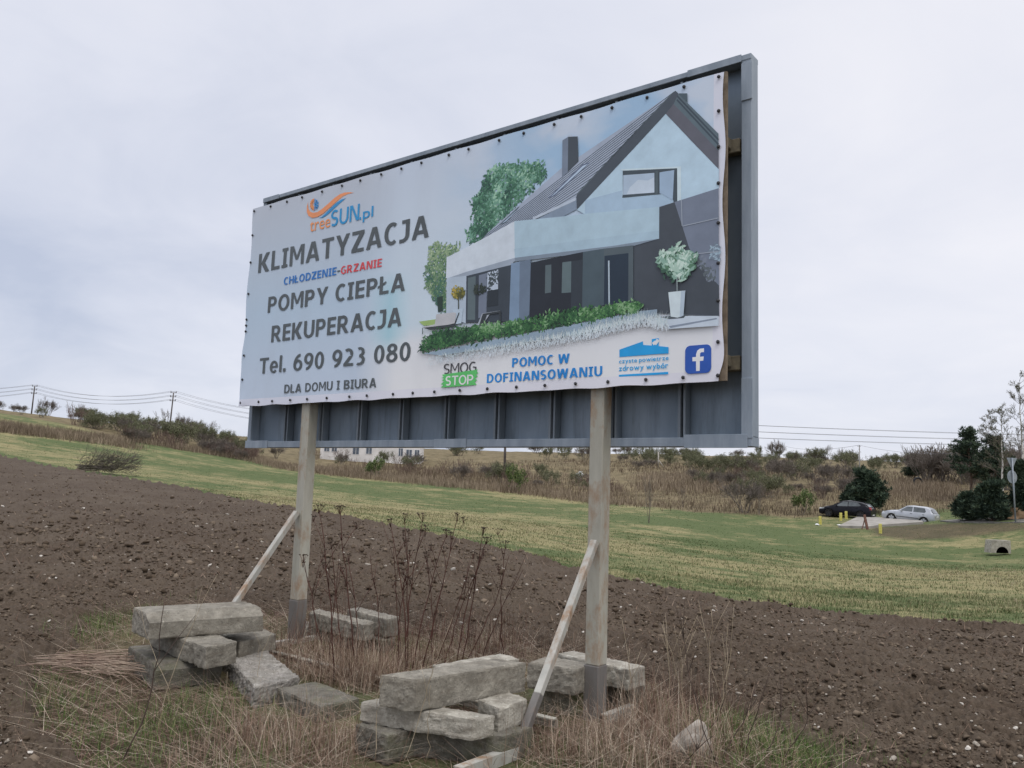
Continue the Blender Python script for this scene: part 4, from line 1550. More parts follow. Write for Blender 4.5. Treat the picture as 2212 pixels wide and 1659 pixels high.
def grass_object(name, parts, mat, label, cat='grass'):
    V, Q, T, o = [], [], [], 0
    for v_, q_, t_ in parts:
        V.append(v_); Q.append(q_ + o); T.append(t_)
        o += len(v_)
    me_ = np_mesh(name, np.concatenate(V), np.concatenate(Q))
    a = me_.attributes.new('tone', 'FLOAT', 'POINT')
    a.data.foreach_set('value', np.concatenate(T).astype(np.float32))
    ob = link_mesh(name, me_, mat)
    tag(ob, label, cat, kind='stuff')
    return ob


MAT_STRAW = varied('dead_grass', [(0.0, (0.07, 0.042, 0.03)), (0.3, (0.135, 0.08, 0.058)), (0.55, (0.24, 0.165, 0.118)), (0.8, (0.36, 0.275, 0.205)), (1.0, (0.52, 0.45, 0.35))])
MAT_GREEN = varied('fresh_grass', [(0.0, (0.04, 0.075, 0.02)), (0.5, (0.085, 0.15, 0.035)), (0.8, (0.15, 0.2, 0.07)), (1.0, (0.3, 0.28, 0.14))])
MAT_MEADOW = varied('meadow_grass', [(0.0, (0.058, 0.086, 0.03)), (0.4, (0.1, 0.134, 0.052)), (0.6, (0.15, 0.158, 0.078)), (0.78, (0.225, 0.2, 0.115)), (1.0, (0.33, 0.28, 0.185))])


def sample_poly(poly, n):
    xs, ys = [p[0] for p in poly], [p[1] for p in poly]
    out = np.zeros((0, 2))
    while len(out) < n:
        x, y = rng.uniform(min(xs), max(xs), n * 2), rng.uniform(min(ys), max(ys), n * 2)
        k = inpoly(x, y, poly)
        out = np.concatenate([out, np.stack([x[k], y[k]], -1)])
    return out[:n]


def on_ground(xy, dz=0.0):
    return np.concatenate([xy, (terrain(xy[:, 0], xy[:, 1]) + dz)[:, None]], 1)


vp = [(p.x, p.y) for p in VERGE]
CLEAR = [[tuple(at_z(*q_, 0.0)[:2]) for q_ in pl_] for pl_ in (((745, 1600), (1150, 1590), (1150, 1720), (745, 1720)), ((260, 1440), (350, 1500), (480, 1498), (470, 1400)), ((470, 1450), (540, 1545), (800, 1580), (800, 1500)), ((1130, 1480), (1400, 1480), (1400, 1550), (1130, 1560)), ((630, 1385), (860, 1400), (860, 1445), (760, 1470), (630, 1425)))]


def cleared(xy):
    k = np.zeros(len(xy), bool)
    for c_ in CLEAR:
        k |= inpoly(xy[:, 0], xy[:, 1], c_)
    return xy[~k | (rng.uniform(0, 1, len(xy)) > 0.8)]



# matted dead grass of the verge
xy = sample_poly(vp, 75000)
dm = verge_m(xy[:, 0], xy[:, 1])
dens = fbm(xy[:, 0] * 1.3, xy[:, 1] * 1.3, 3, 90)
xy = xy[(dm > -0.15) & (dens + rng.uniform(-0.2, 0.2, len(xy)) > 0.44)]
xy = cleared(xy)
n = len(xy)
tone = np.clip(0.26 + 0.8 * (fbm(xy[:, 0] * 2.2, xy[:, 1] * 2.2, 3, 91) - 0.5) + rng.normal(0, 0.13, n) + 0.55 * (rng.uniform(0, 1, n) > 0.88), 0, 1)
az = rng.normal(0, 0.6, n) + math.pi * (rng.uniform(0, 1, n) > 0.5) + 3 * (fbm(xy[:, 0] * 0.9, xy[:, 1] * 0.9, 2, 92) - 0.5)
P1 = blades(n, on_ground(xy, 0.0), rng.uniform(0.06, 0.3, n), rng.uniform(0.0025, 0.006, n), rng.uniform(0.93, 0.999, n), 3, tone, 0.2, az)
# long straws lying about
xy = cleared(sample_poly(vp, 6000))
n = len(xy)
P2 = blades(n, on_ground(xy, 0.04), rng.uniform(0.25, 0.7, n), rng.uniform(0.0025, 0.0042, n), rng.uniform(0.93, 0.999, n), 4, np.clip(rng.normal(0.74, 0.22, n), 0, 1), 0.1, rng.normal(0, 0.55, n) + math.pi * (rng.uniform(0, 1, n) > 0.5))
# upright tan clumps inside the ring of blocks and along the back
C1 = []
clumps = [(770, 1490, 0.42, 260), (815, 1480, 0.36, 200), (735, 1470, 0.34, 160), (700, 1440, 0.32, 120), (690, 1475, 0.3, 120), (940, 1430, 0.32, 90), (1060, 1410, 0.36, 80), (1120, 1400, 0.3, 70), (1240, 1405, 0.3, 60), (640, 1420, 0.25, 90), (1000, 1420, 0.3, 70), (590, 1440, 0.22, 110), (860, 1450, 0.3, 110),
          (1500, 1640, 0.45, 90), (1560, 1600, 0.42, 60), (1430, 1600, 0.5, 90), (1400, 1560, 0.42, 90), (1340, 1590, 0.38, 90), (1270, 1630, 0.35, 120), (1180, 1640, 0.3, 120), (1320, 1650, 0.35, 140), (520, 1600, 0.3, 140), (600, 1620, 0.35, 140), (700, 1630, 0.35, 160), (430, 1640, 0.2, 100), (1450, 1655, 0.3, 100), (1660, 1640, 0.25, 60)]
for px_, py_, hh, k in clumps:
    k = int(k * 1.6)
    c_ = at_z(px_, py_, 0.02)
    xy = np.stack([c_[0] + rng.normal(0, 0.14, k), c_[1] + rng.normal(0, 0.14, k)], -1)
    t_ = np.clip(rng.normal(0.66, 0.2, k), 0, 1)
    C1.append(blades(k, on_ground(xy), hh * rng.uniform(0.5, 1.35, k), rng.uniform(0.003, 0.006, k), rng.uniform(0.05, 0.95, k), 4, t_, 0.6))
# sparse stalks sticking out of the soil next to the verge
xy = np.stack([rng.uniform(-4.5, 3.0, 2600), rng.uniform(5.2, 11, 2600)], -1)
dm = verge_m(xy[:, 0], xy[:, 1])
xy = xy[(dm > -1.3) & (rng.uniform(0, 1, len(xy)) < 0.5 * np.clip(1.1 + dm * 0.8, 0.06, 1))]
xy = cleared(xy)
n = len(xy)
P3 = blades(n, on_ground(xy, 0.02), rng.uniform(0.08, 0.38, n), rng.uniform(0.0022, 0.004, n), rng.uniform(0.0, 0.6, n), 4, np.clip(rng.normal(0.4, 0.25, n), 0, 1), 0.5)
grass_object('dry_grass', [P1, P2, P3] + C1, MAT_STRAW, 'matted dead straw coloured grass around the concrete blocks')
# reddish brown dead stems tangled between the posts and along the back of the verge
tp_ = [at_z(*q_, 0.0) for q_ in ((560, 1440), (640, 1380), (800, 1375), (1000, 1385), (1140, 1395), (1180, 1430), (1000, 1450), (840, 1500), (740, 1510), (650, 1480))]
xy = sample_poly([(q_[0], q_[1]) for q_ in tp_], 1100)
n = len(xy)
S1 = blades(n, on_ground(xy), rng.uniform(0.12, 0.62, n), rng.uniform(0.003, 0.006, n), rng.uniform(0.05, 0.85, n), 4, np.clip(rng.normal(0.35, 0.2, n), 0, 1), 0.3)
xy = sample_poly(vp, 220)
n = len(xy)
S2 = blades(n, on_ground(xy), rng.uniform(0.15, 0.5, n), rng.uniform(0.0022, 0.004, n), rng.uniform(0.1, 0.9, n), 4, np.clip(rng.normal(0.35, 0.25, n), 0, 1), 0.3)
tp_ = [at_z(*q_, 0.0) for q_ in ((1390, 1520), (1480, 1520), (1600, 1600), (1640, 1650), (1420, 1650), (1340, 1600))]
xy = sample_poly([(q_[0], q_[1]) for q_ in tp_], 260)
n = len(xy)
S3 = blades(n, on_ground(xy), rng.uniform(0.15, 0.6, n), rng.uniform(0.0025, 0.0045, n), rng.uniform(0.0, 0.7, n), 4, np.clip(rng.normal(0.45, 0.25, n), 0, 1), 0.3)
MAT_DEADST = varied('red_brown_stems', [(0.0, (0.045, 0.02, 0.015)), (0.5, (0.125, 0.06, 0.043)), (1.0, (0.27, 0.175, 0.125))])
grass_object('dead_stems', [S1, S2, S3], MAT_DEADST, 'tangle of thin red brown dead stems around the posts and blocks', 'dead stems')
# green tufts in the verge
G1 = []
tufts = [(230, 1365, 0.3, 300), (280, 1350, 0.25, 120), (170, 1385, 0.25, 180), (400, 1330, 0.12, 20), (130, 1520, 0.2, 160), (470, 1560, 0.22, 120), (120, 1470, 0.2, 90), (560, 1640, 0.2, 90), (640, 1600, 0.2, 70), (300, 1600, 0.25, 180), (240, 1650, 0.2, 120), (1640, 1590, 0.3, 500), (1700, 1640, 0.35, 700), (1580, 1570, 0.2, 200), (1760, 1650, 0.2, 300), (1600, 1640, 0.3, 350), (380, 1560, 0.25, 120), (420, 1520, 0.18, 120), (180, 1560, 0.25, 150), (1250, 1650, 0.2, 60)]
for px_, py_, r_, k in tufts:
    k = int(k * 1.7)
    c_ = at_z(px_, py_, 0.0)
    xy = np.stack([c_[0] + rng.normal(0, r_, k), c_[1] + rng.normal(0, r_, k)], -1)
    G1.append(blades(k, on_ground(xy), rng.uniform(0.06, 0.2, k), rng.uniform(0.004, 0.008, k), rng.uniform(0.1, 0.8, k), 3, np.clip(rng.normal(0.5, 0.25, k), 0, 1), 0.6))
xy = sample_poly(vp, 5500)
xy = xy[fbm(xy[:, 0] * 1.3 + 7, xy[:, 1] * 1.3, 3, 93) > 0.53]
n = len(xy)
G1.append(blades(n, on_ground(xy), rng.uniform(0.04, 0.14, n), rng.uniform(0.004, 0.007, n), rng.uniform(0.2, 0.9, n), 3, np.clip(rng.normal(0.6, 0.25, n), 0, 1), 0.6))
grass_object('green_grass', G1, MAT_GREEN, 'fresh green grass tufts at the edge of the verge')
# meadow beyond the ploughed field
parts = []
for r0_, r1_, n, hs, ws in ((10, 24, 80000, 0.11, 0.011), (18, 45, 90000, 0.09, 0.024), (40, 100, 60000, 0.06, 0.05)):
    tt = rng.uniform(-0.66, 0.66, n)
    r_ = np.sqrt(rng.uniform(r0_ ** 2, r1_ ** 2, n))
    rf_, rb_ = field_r(tt), brush_r(tt)
    x, y = r_ * np.sin(tt), r_ * np.cos(tt)
    e_ = (r_ > rf_ * (1 + 0.05 * (fbm(x * 1.2, y * 1.2, 3, 80) - 0.55))) & (r_ < rb_)
    x, y, tt, r_, rf_, rb_ = x[e_], y[e_], tt[e_], r_[e_], rf_[e_], rb_[e_]
    n = len(x)
    et = np.clip((r_ - rf_) / np.maximum(rb_ - rf_, 1), 0, 1)
    tone = 0.40 + 1.1 * (fbm(x * 0.12, y * 0.12, 4, 31) - 0.5) + 0.5 * (fbm(x * 0.9, y * 0.9, 3, 35) - 0.5) + 0.55 * (fbm(x * 0.25, y * 0.9, 4, 33) - 0.5) + 0.08 * np.exp(-((et - 0.25) / 0.16) ** 2) + 0.10 * np.clip((tt - 0.25) / 0.3, 0, 1) * np.exp(-((et - 0.3) / 0.3) ** 2) - 0.14 * np.exp(-((et - 0.65) / 0.25) ** 2)
    tone = tone - 0.3 * np.clip(1 - np.abs(r_ - rf_ * 1.03) / (0.06 * rf_), 0, 1)
    tone = np.clip(tone + rng.normal(0, 0.17, n), 0.1, 1)
    parts.append(blades(n, on_ground(np.stack([x, y], -1), -0.01), hs * rng.uniform(0.35, 1.15, n) * (0.7 + 0.6 * tone), ws * rng.uniform(0.6, 1.4, n), rng.uniform(0.1, 0.85, n), 2, tone, 0.5))
grass_object('meadow_grass', parts, MAT_MEADOW, 'meadow grass strip, green with straw coloured patches, beyond the ploughed soil')
# tall dry grass along the brush edge and on the slopes
MAT_REED = varied('tall_dead_grass', [(0.0, (0.1, 0.075, 0.05)), (0.5, (0.2, 0.155, 0.11)), (1.0, (0.33, 0.27, 0.19))])
parts = []


def reeds(poly_px, n, h_, w_, tone0=0.55):
    pl_ = [(p.x, p.y) for p in (ground_at(*q_) for q_ in poly_px)]
    xy_ = sample_poly(pl_, n) + rng.normal(0, 1.3, (n, 2)) * np.array([1.0, 0.6])
    parts.append(blades(n, on_ground(xy_, 0), h_ * rng.uniform(0.4, 1.2, n), w_ * rng.uniform(0.6, 1.4, n), rng.uniform(0.05, 0.5, n), 2, np.clip(rng.normal(tone0, 0.2, n) + 0.6 * (fbm(xy_[:, 0] * 0.3, xy_[:, 1] * 0.3, 3, 95) - 0.5), 0, 1), 0.5))


reeds([(-60, 925), (0, 934), (140, 950), (230, 960), (275, 970), (275, 963), (240, 951), (120, 936), (0, 920), (-60, 910)], 9000, 1.0, 0.06, 0.5)
reeds([(273, 952), (548, 997), (603, 1013), (820, 1038), (1146, 1070), (1341, 1092), (1341, 1086), (1146, 1062), (820, 1030), (603, 1005), (548, 988), (273, 948)], 15000, 0.8, 0.06, 0.6)
reeds([(650, 1012), (1146, 1062), (1341, 1086), (1341, 1060), (1146, 1030), (820, 1008)], 7000, 1.0, 0.07, 0.45)
reeds([(1330, 1090), (1500, 1106), (1740, 1120), (1740, 1080), (1560, 1060), (1330, 1060)], 5000, 0.45, 0.05, 0.25)
reeds([(1380, 1058), (1560, 1064), (1580, 1040), (1480, 1024), (1380, 1030)], 4500, 1.0, 0.08, 0.6)
reeds([(1560, 1100), (1740, 1116), (1990, 1112), (2080, 1105), (2090, 1080), (1990, 1060), (1900, 1060), (1700, 1050)], 6000, 0.5, 0.05, 0.3)
reeds([(1920, 1075), (2060, 1090), (2080, 1060), (2000, 1040), (1930, 1040)], 4500, 0.8, 0.05, 0.5)
reeds([(1000, 1005), (1250, 1020), (1900, 1040), (2150, 1050), (2150, 1030), (1700, 1010), (1250, 995)], 7000, 0.6, 0.1, 0.3)
grass_object('tall_dry_grass', parts, MAT_REED, 'tall tan dead grass along the foot of the brushy hillside')


# ------------------------------------------------------------------ dry weed stalks
MAT_STEM = mottled('red_brown_stem', (0.05, 0.02, 0.015), (0.1, 0.042, 0.03), 6, 0.8)
MAT_STEM_P = mottled('pale_dry_stem', (0.3, 0.24, 0.16), (0.45, 0.38, 0.27), 6, 0.8)
MAT_STEM_D = mottled('dark_dry_stem', (0.05, 0.035, 0.028), (0.1, 0.07, 0.055), 6, 0.8)
MAT_UMBEL = mottled('dead_flower_head', (0.035, 0.025, 0.018), (0.09, 0.065, 0.045), 30, 0.9)


def stalk(name, base, top, r, mat, label, group, umbel=0, branches=2, cat='dry plant'):
    b0 = Vector(at_z(*base, 0.03))
    t0 = Vector(at_y(top[0], top[1], b0.y + random.uniform(-0.15, 0.15)))
    root = empty(name, b0)
    tag(root, label, cat, group)
    bm = bmesh.new()
    pts, n = [], 9
    side = Vector((random.uniform(-1, 1), random.uniform(-1, 1), 0)) * 0.05
    for k in range(n + 1):
        t = k / n
        p = (t0 - b0) * t + side * math.sin(math.pi * t) + Vector((random.gauss(0, 0.006), random.gauss(0, 0.006), 0)) * (0 < k < n)
        pts.append(p)
    add_tube(bm, pts, [r * (1 - 0.55 * k / n) for k in range(n + 1)], 5)
    heads = [(pts[-1], 1.0)]
    for k in range(branches):
        s_ = random.uniform(0.55, 0.9)
        p0 = pts[int(s_ * n)]
        ln = (0.1 + 0.2 * random.random()) * (1.2 if umbel else 1.5)
        dr = Vector((random.uniform(-0.6, 0.6), random.uniform(-0.6, 0.6), 1)).normalized()
        p2 = p0 + dr * ln
        add_tube(bm, [p0, p0 + dr * ln * 0.5 + Vector((0, 0, 0.01)), p2], [r * 0.5, r * 0.4, r * 0.3], 4)
        heads.append((p2, 0.6))
    if umbel:
        for p, sc in heads:
            hb = bmesh.new()
            for q_ in range(int(9 * sc) + 3):
                a = random.uniform(0, 6.28)
                rr_ = random.uniform(0.0, 0.055) * (0.6 + sc * 0.5)
                e_ = p + Vector((math.cos(a) * rr_, math.sin(a) * rr_, 0.035 * sc + random.uniform(0, 0.02)))
                add_tube(bm, [p - Vector((0, 0, 0.03)), e_], [0.0014, 0.001], 3)
                M_ = Matrix.Translation(e_) @ Matrix.Diagonal((1, 1, 0.6, 1))
                bmesh.ops.create_icosphere(hb, subdivisions=1, radius=random.uniform(0.006, 0.011), matrix=M_)
            link_mesh('flower_head', bm_mesh('flower_head', hb), MAT_UMBEL, root)
    link_mesh('stem', bm_mesh('stem', bm), mat, root)
    return root


for base, top in (((720, 1481), (689, 1102)), ((774, 1477), (735, 1105)), ((878, 1459), (844, 1132)), ((875, 1456), (913, 1121)), ((880, 1450), (874, 1120)),
                  ((911, 1450), (988, 1120)), ((997, 1444), (1043, 1150)), ((1089, 1429), (1092, 1180)), ((770, 1470), (752, 1208)), ((702, 1429), (656, 1209)), ((890, 1450), (965, 1155)), ((985, 1444), (1050, 1170)), ((740, 1440), (716, 1180)), ((860, 1460), (885, 1200))):
    stalk('tansy_stalk', base, top, 0.0066, MAT_STEM, 'tall red brown dead stalk with dark flower heads between the two posts', 'dead flower stalks between the posts', 1, random.randint(2, 4))
for base, top in (((940, 1440), (1010, 1240)), ((1000, 1440), (1100, 1200)), ((820, 1470), (800, 1200)), ((930, 1440), (920, 1210)), ((1040, 1430), (1130, 1230)), ((960, 1440), (1048, 1190)), ((710, 1470), (735, 1230)), ((870, 1450), (850, 1180))):
    stalk('weed_stem', base, top, 0.0055, MAT_STEM, 'bare red brown weed stem between the two posts', 'bare stems between the posts', 0, 3)
for base, top in (((1551, 1659), (1469, 1303)), ((1522, 1590), (1575, 1480)), ((1560, 1640), (1640, 1500)), ((1610, 1640), (1655, 1480)), ((1690, 1645), (1760, 1520)), ((1470, 1655), (1540, 1590)), ((1650, 1640), (1690, 1470))):
    stalk('weed_stem', base, top, 0.0042, MAT_STEM_D, 'thin dark weed stem standing right of the right post', 'dark stems right of the right post', 0, 3)
for base, top in (((1530, 1650), (1536, 1316)), ((1480, 1600), (1470, 1400)), ((1600, 1650), (1560, 1450)), ((1420, 1610), (1440, 1380)), ((1545, 1640), (1580, 1400)), ((1500, 1640), (1430, 1350)), ((1370, 1600), (1360, 1400))):
    stalk('dry_stem', base, top, 0.003, MAT_STEM_P, 'pale straw stem standing right of the right post', 'pale stems right of the right post', 0, 3)
stalk('weed_stem', (265, 1644), (355, 1300), 0.0055, MAT_STEM_D, 'long dark stem leaning across the left block pile', None, 0, 1)
for base, top in (((340, 1560), (470, 1240)), ((370, 1500), (300, 1300)), ((560, 1500), (590, 1360)), ((870, 1650), (940, 1400)), ((920, 1650), (930, 1480)), ((640, 1640), (660, 1480)), ((560, 1660), (460, 1520)), ((810, 1640), (830, 1430))):
    stalk('dry_stem', base, top, 0.0028, MAT_STEM_P, 'thin pale straw stem crossing in front of the block piles', 'pale stems in front of the blocks', 0, 1)

# ------------------------------------------------------------------ stones on the soil
stone_me = []
for k in range(5):
    me_ = rock_mesh('limestone_chip', k * 1.7 + 0.3, 1.0, random.uniform(0.55, 0.9), random.uniform(0.35, 0.6), 2, 0.45)
    me_.materials.append(MAT_CHIP if k % 2 else MAT_STONE)
    stone_me.append(me_)
fx, fy, fw = pix(FIELD_PTS[:, 0], FIELD_PTS[:, 1], FIELD_PTS[:, 2])
vm3 = verge_m(FIELD_PTS[:, 0], FIELD_PTS[:, 1])
fr = np.hypot(FIELD_PTS[:, 0], FIELD_PTS[:, 1])
ok = np.where((fx > -20) & (fx < 2240) & (fy < 1670) & (vm3 < -0.1) & (fr < field_r(np.arctan2(FIELD_PTS[:, 0], FIELD_PTS[:, 1])) - 0.2))[0]
pick = rng.choice(ok, 1000, replace=False)
scr = []
for i in pick:
    p = FIELD_PTS[i]
    size = float(np.clip(rng.lognormal(math.log(0.0105), 0.5), 0.005, 0.036))
    if fr[i] > 13:
        size *= 1.7
    scr.append((size / fr[i], i, size))
scr.sort(reverse=True)
for _, i, size in scr[:290]:
    o = bpy.data.objects.new('limestone_chip', random.choice(stone_me))
    COL.objects.link(o)
    p = FIELD_PTS[i]
    o.location = (p[0], p[1], p[2] + size * 0.25)
    o.scale = (size, size, size)
    o.rotation_euler = (random.uniform(-0.5, 0.5), random.uniform(-0.5, 0.5), random.uniform(0, 6.28))
    tag(o, 'small pale limestone chip lying on the ploughed soil', 'stone', 'limestone chips on the ploughed field')
# crumbs and clods of earth lying loose on the furrows
MAT_CLOD = varied('loose_earth', [(0.0, (0.036, 0.026, 0.018)), (0.5, (0.08, 0.059, 0.041)), (0.85, (0.125, 0.097, 0.07)), (1.0, (0.19, 0.15, 0.11))], 0.97, 0.1)
base_v = []
bm = bmesh.new()
bmesh.ops.create_icosphere(bm, subdivisions=1, radius=1)
bm.verts.ensure_lookup_table()
iv = np.array([v.co[:] for v in bm.verts])
if_ = np.array([[v.index for v in f.verts] for f in bm.faces])
bm.free()
shapes = [iv * (1 + rng.uniform(-0.55, 0.45, (len(iv), 1))) * np.array([1, rng.uniform(0.6, 1), rng.uniform(0.45, 0.8)]) for _ in range(12)]
nc = 66000
ok2 = np.where((fx > -500) & (fx < 2750) & (vm3 < -0.1) & (fr < field_r(np.arctan2(FIELD_PTS[:, 0], FIELD_PTS[:, 1])) - 0.2))[0]
ci = rng.choice(ok2, nc, replace=False)
dens = fbm(FIELD_PTS[ci, 0] * 1.1, FIELD_PTS[ci, 1] * 1.1, 3, 120) + rng.uniform(-0.25, 0.25, nc)
ci = ci[dens > 0.42]
nc = len(ci)
sz_ = np.clip(rng.lognormal(math.log(0.0085), 0.6, nc), 0.004, 0.04) * np.clip(fr[ci] / 9, 0.9, 2.2)
an = rng.uniform(0, 6.28, nc)
V, T = np.empty((nc, len(iv), 3)), np.empty((nc, len(iv)))
for k in range(nc):
    q_ = shapes[k % 12] * sz_[k]
    ca, sa = math.cos(an[k]), math.sin(an[k])
    V[k, :, 0] = q_[:, 0] * ca - q_[:, 1] * sa
    V[k, :, 1] = q_[:, 0] * sa + q_[:, 1] * ca
    V[k, :, 2] = q_[:, 2]
V += FIELD_PTS[ci][:, None, :] + np.array([0, 0, 0.3]) * sz_[:, None, None]
T[:] = np.clip(rng.normal(0.66, 0.2, nc), 0, 1)[:, None]
F = (if_[None] + (np.arange(nc) * len(iv))[:, None, None]).reshape(-1, 3)
me_ = np_mesh('soil_clods', V.reshape(-1, 3), None, F)
a_ = me_.attributes.new('tone', 'FLOAT', 'POINT')
a_.data.foreach_set('value', T.ravel().astype(np.float32))
clo = link_mesh('soil_clods', me_, MAT_CLOD)
tag(clo, 'loose brown clods and crumbs of earth on the ploughed field', 'soil clods', kind='stuff')
# bits of straw and root turned up by the plough
si = rng.choice(ok2, 6500, replace=False)
n = len(si)
res_ = blades(n, FIELD_PTS[si] + np.array([0, 0, 0.012]), rng.uniform(0.04, 0.16, n) * np.clip(fr[si] / 10, 0.8, 1.8), rng.uniform(0.003, 0.006, n) * np.clip(fr[si] / 9, 0.8, 2.0), rng.uniform(0.75, 0.99, n), 2, np.clip(rng.normal(0.3, 0.25, n), 0, 1), 0.3)
grass_object('straw_litter', [res_], MAT_STRAW, 'scraps of straw and roots turned up on the ploughed soil', 'straw litter')
# the rest, too small to count
tv = np.array([v.co[:] for v in rock_mesh('pebble', 1.1, 1, 0.7, 0.5, 1, 0.4).vertices])
tf = np.array([p.vertices[:] for p in bpy.data.meshes['pebble'].polygons])
V, F = [], []
for k, (_, i, size) in enumerate(scr[290:]):
    a = random.uniform(0, 6.28)
    ca, sa = math.cos(a), math.sin(a)
    q_ = tv * size
    q_ = np.stack([q_[:, 0] * ca - q_[:, 1] * sa, q_[:, 0] * sa + q_[:, 1] * ca, q_[:, 2]], -1) + FIELD_PTS[i] + np.array([0, 0, size * 0.2])
    V.append(q_)
    F.append(tf + k * len(tv))
peb = link_mesh('pebbles', np_mesh('pebbles', np.concatenate(V), None, np.concatenate(F)), MAT_STONE)
tag(peb, 'tiny pale pebbles and chips scattered over the ploughed soil', 'pebbles', kind='stuff')
# a few larger stones seen singly
for px_, py_, s_, lb in ((1655, 1425, 0.07, 'flat grey stone lying alone on the soil right of the right post'), (1663, 1498, 0.055, 'white oblong stone on the soil, below a dark clod'), (1660, 1478, 0.05, 'small bright white stone on top of a dark clod, just above an oblong stone'), (66, 1650, 0.045, 'white stone with dark pits in the bottom left corner')):
    c_ = at_z(px_, py_, 0.0)
    o = link_mesh('field_stone', rock_mesh('field_stone', px_ * 0.37, s_, s_ * 0.6, s_ * 0.4, 3, 0.35), MAT_CHIP if 'white' in lb else MAT_STONE)
    o.location = (c_[0], c_[1], tz(c_[0], c_[1]) + 0.045)
    o.rotation_euler.z = 0.3
    tag(o, lb, 'stone')


# ------------------------------------------------------------------ woody plants
class Wood:
    """collects twig tubes and leaf quads as arrays"""

    def __init__(s):
        s.v, s.q, s.lv, s.lq, s.lt = [], [], [], [], []

    def seg(s, a, b, ra, rb, n=3):
        d = b - a
        ln = d.length
        if ln < 1e-5:
            return
        d = d / ln
        u = d.orthogonal().normalized()
        w_ = d.cross(u)
        k = len(s.v)
        for p, r in ((a, ra), (b, rb)):
            for i in range(n):
                an = 2 * math.pi * i / n
                s.v.append(p + (u * math.cos(an) + w_ * math.sin(an)) * r)
        for i in range(n):
            j = (i + 1) % n
            s.q.append((k + i, k + j, k + n + j, k + n + i))

    def leaf(s, p, size, tone, stretch=1.0, dirv=None, wf=0.5):
        u = dirv.normalized() if dirv is not None else Vector((random.gauss(0, 1), random.gauss(0, 1), random.gauss(0, 1))).normalized()
        w_ = u.orthogonal().normalized()
        w_.rotate(Matrix.Rotation(random.uniform(0, 6.28), 3, u))
        k = len(s.lv)
        a, b = u * size * stretch, w_ * size * wf
        s.lv += [p, p + a * 0.5 + b, p + a, p + a * 0.5 - b]
        s.lq.append((k, k + 1, k + 2, k + 3))
        s.lt += [tone] * 4

    def grow(s, p, d, ln, r, depth, spread, nchild, leaf=None, up=0.15, nseg=3, minr=0.003):
        q_ = p
        for k in range(nseg):
            d = (d + Vector((random.gauss(0, 0.16), random.gauss(0, 0.16), random.gauss(0, 0.12) + up * 0.3))).normalized()
            nx_ = q_ + d * ln / nseg
            r2 = max(minr, r * (1 - 0.18))
            s.seg(q_, nx_, r, r2)
            if depth > 0 and (k > 0 or nseg == 1):
                for _ in range(nchild if k == nseg - 1 else max(1, nchild - 1)):
                    dd = (d + Vector((random.gauss(0, spread), random.gauss(0, spread), random.gauss(0, spread * 0.7) + up))).normalized()
                    s.grow(nx_, dd, ln * random.uniform(0.5, 0.8), max(minr, r2 * 0.62), depth - 1, spread, nchild, leaf, up, nseg, minr)
            if leaf and depth <= 1:
                for _ in range(leaf[0]):
                    t = random.random()
                    s.leaf(q_.lerp(nx_, t) + Vector((random.gauss(0, leaf[2]), random.gauss(0, leaf[2]), random.gauss(0, leaf[2]))), leaf[1] * random.uniform(0.6, 1.4), random.random())
            q_, r = nx_, r2

    def meshes(s, name):
        w_ = np_mesh('stems', np.array([v[:] for v in s.v]), np.array(s.q)) if s.v else None
        l_ = None
        if s.lv:
            l_ = np_mesh('foliage', np.array([v[:] for v in s.lv]), np.array(s.lq))
            a = l_.attributes.new('tone', 'FLOAT', 'POINT')
            a.data.foreach_set('value', np.array(s.lt, np.float32))
        return w_, l_


MAT_TWIG = mottled('grey_twigs', (0.11, 0.095, 0.08), (0.2, 0.17, 0.145), 3, 0.9)  # far bush twigs and buds: colours lightened in place of haze
MAT_TWIG_R = mottled('reddish_twigs', (0.11, 0.072, 0.06), (0.2, 0.14, 0.115), 3, 0.9)
MAT_BUD = varied('budding_leaves', [(0.0, (0.075, 0.085, 0.045)), (0.5, (0.13, 0.14, 0.075)), (1.0, (0.21, 0.215, 0.125))])
MAT_BUDG = varied('fresh_leaves', [(0.0, (0.05, 0.08, 0.03)), (0.5, (0.1, 0.145, 0.05)), (1.0, (0.2, 0.24, 0.09))])
MAT_NEEDLE = varied('pine_needles', [(0.0, (0.02, 0.034, 0.025)), (0.5, (0.042, 0.066, 0.044)), (1.0, (0.085, 0.115, 0.072))])
MAT_BARK = mottled('pine_bark', (0.06, 0.045, 0.035), (0.16, 0.11, 0.08), 5, 0.9)
MAT_BIRCH = M('birch_bark', 0.7, 0.2)
_f = MAT_BIRCH.noise(MAT_BIRCH.co('Object', (1, 1, 5)), 3, 4, 0.6)
MAT_BIRCH.color(MAT_BIRCH.ramp(_f, [(0.36, (0.06, 0.055, 0.05)), (0.44, (0.58, 0.56, 0.52)), (1.0, (0.66, 0.64, 0.6))]))
MAT_BIRCH = MAT_BIRCH.m

PROTO = {}


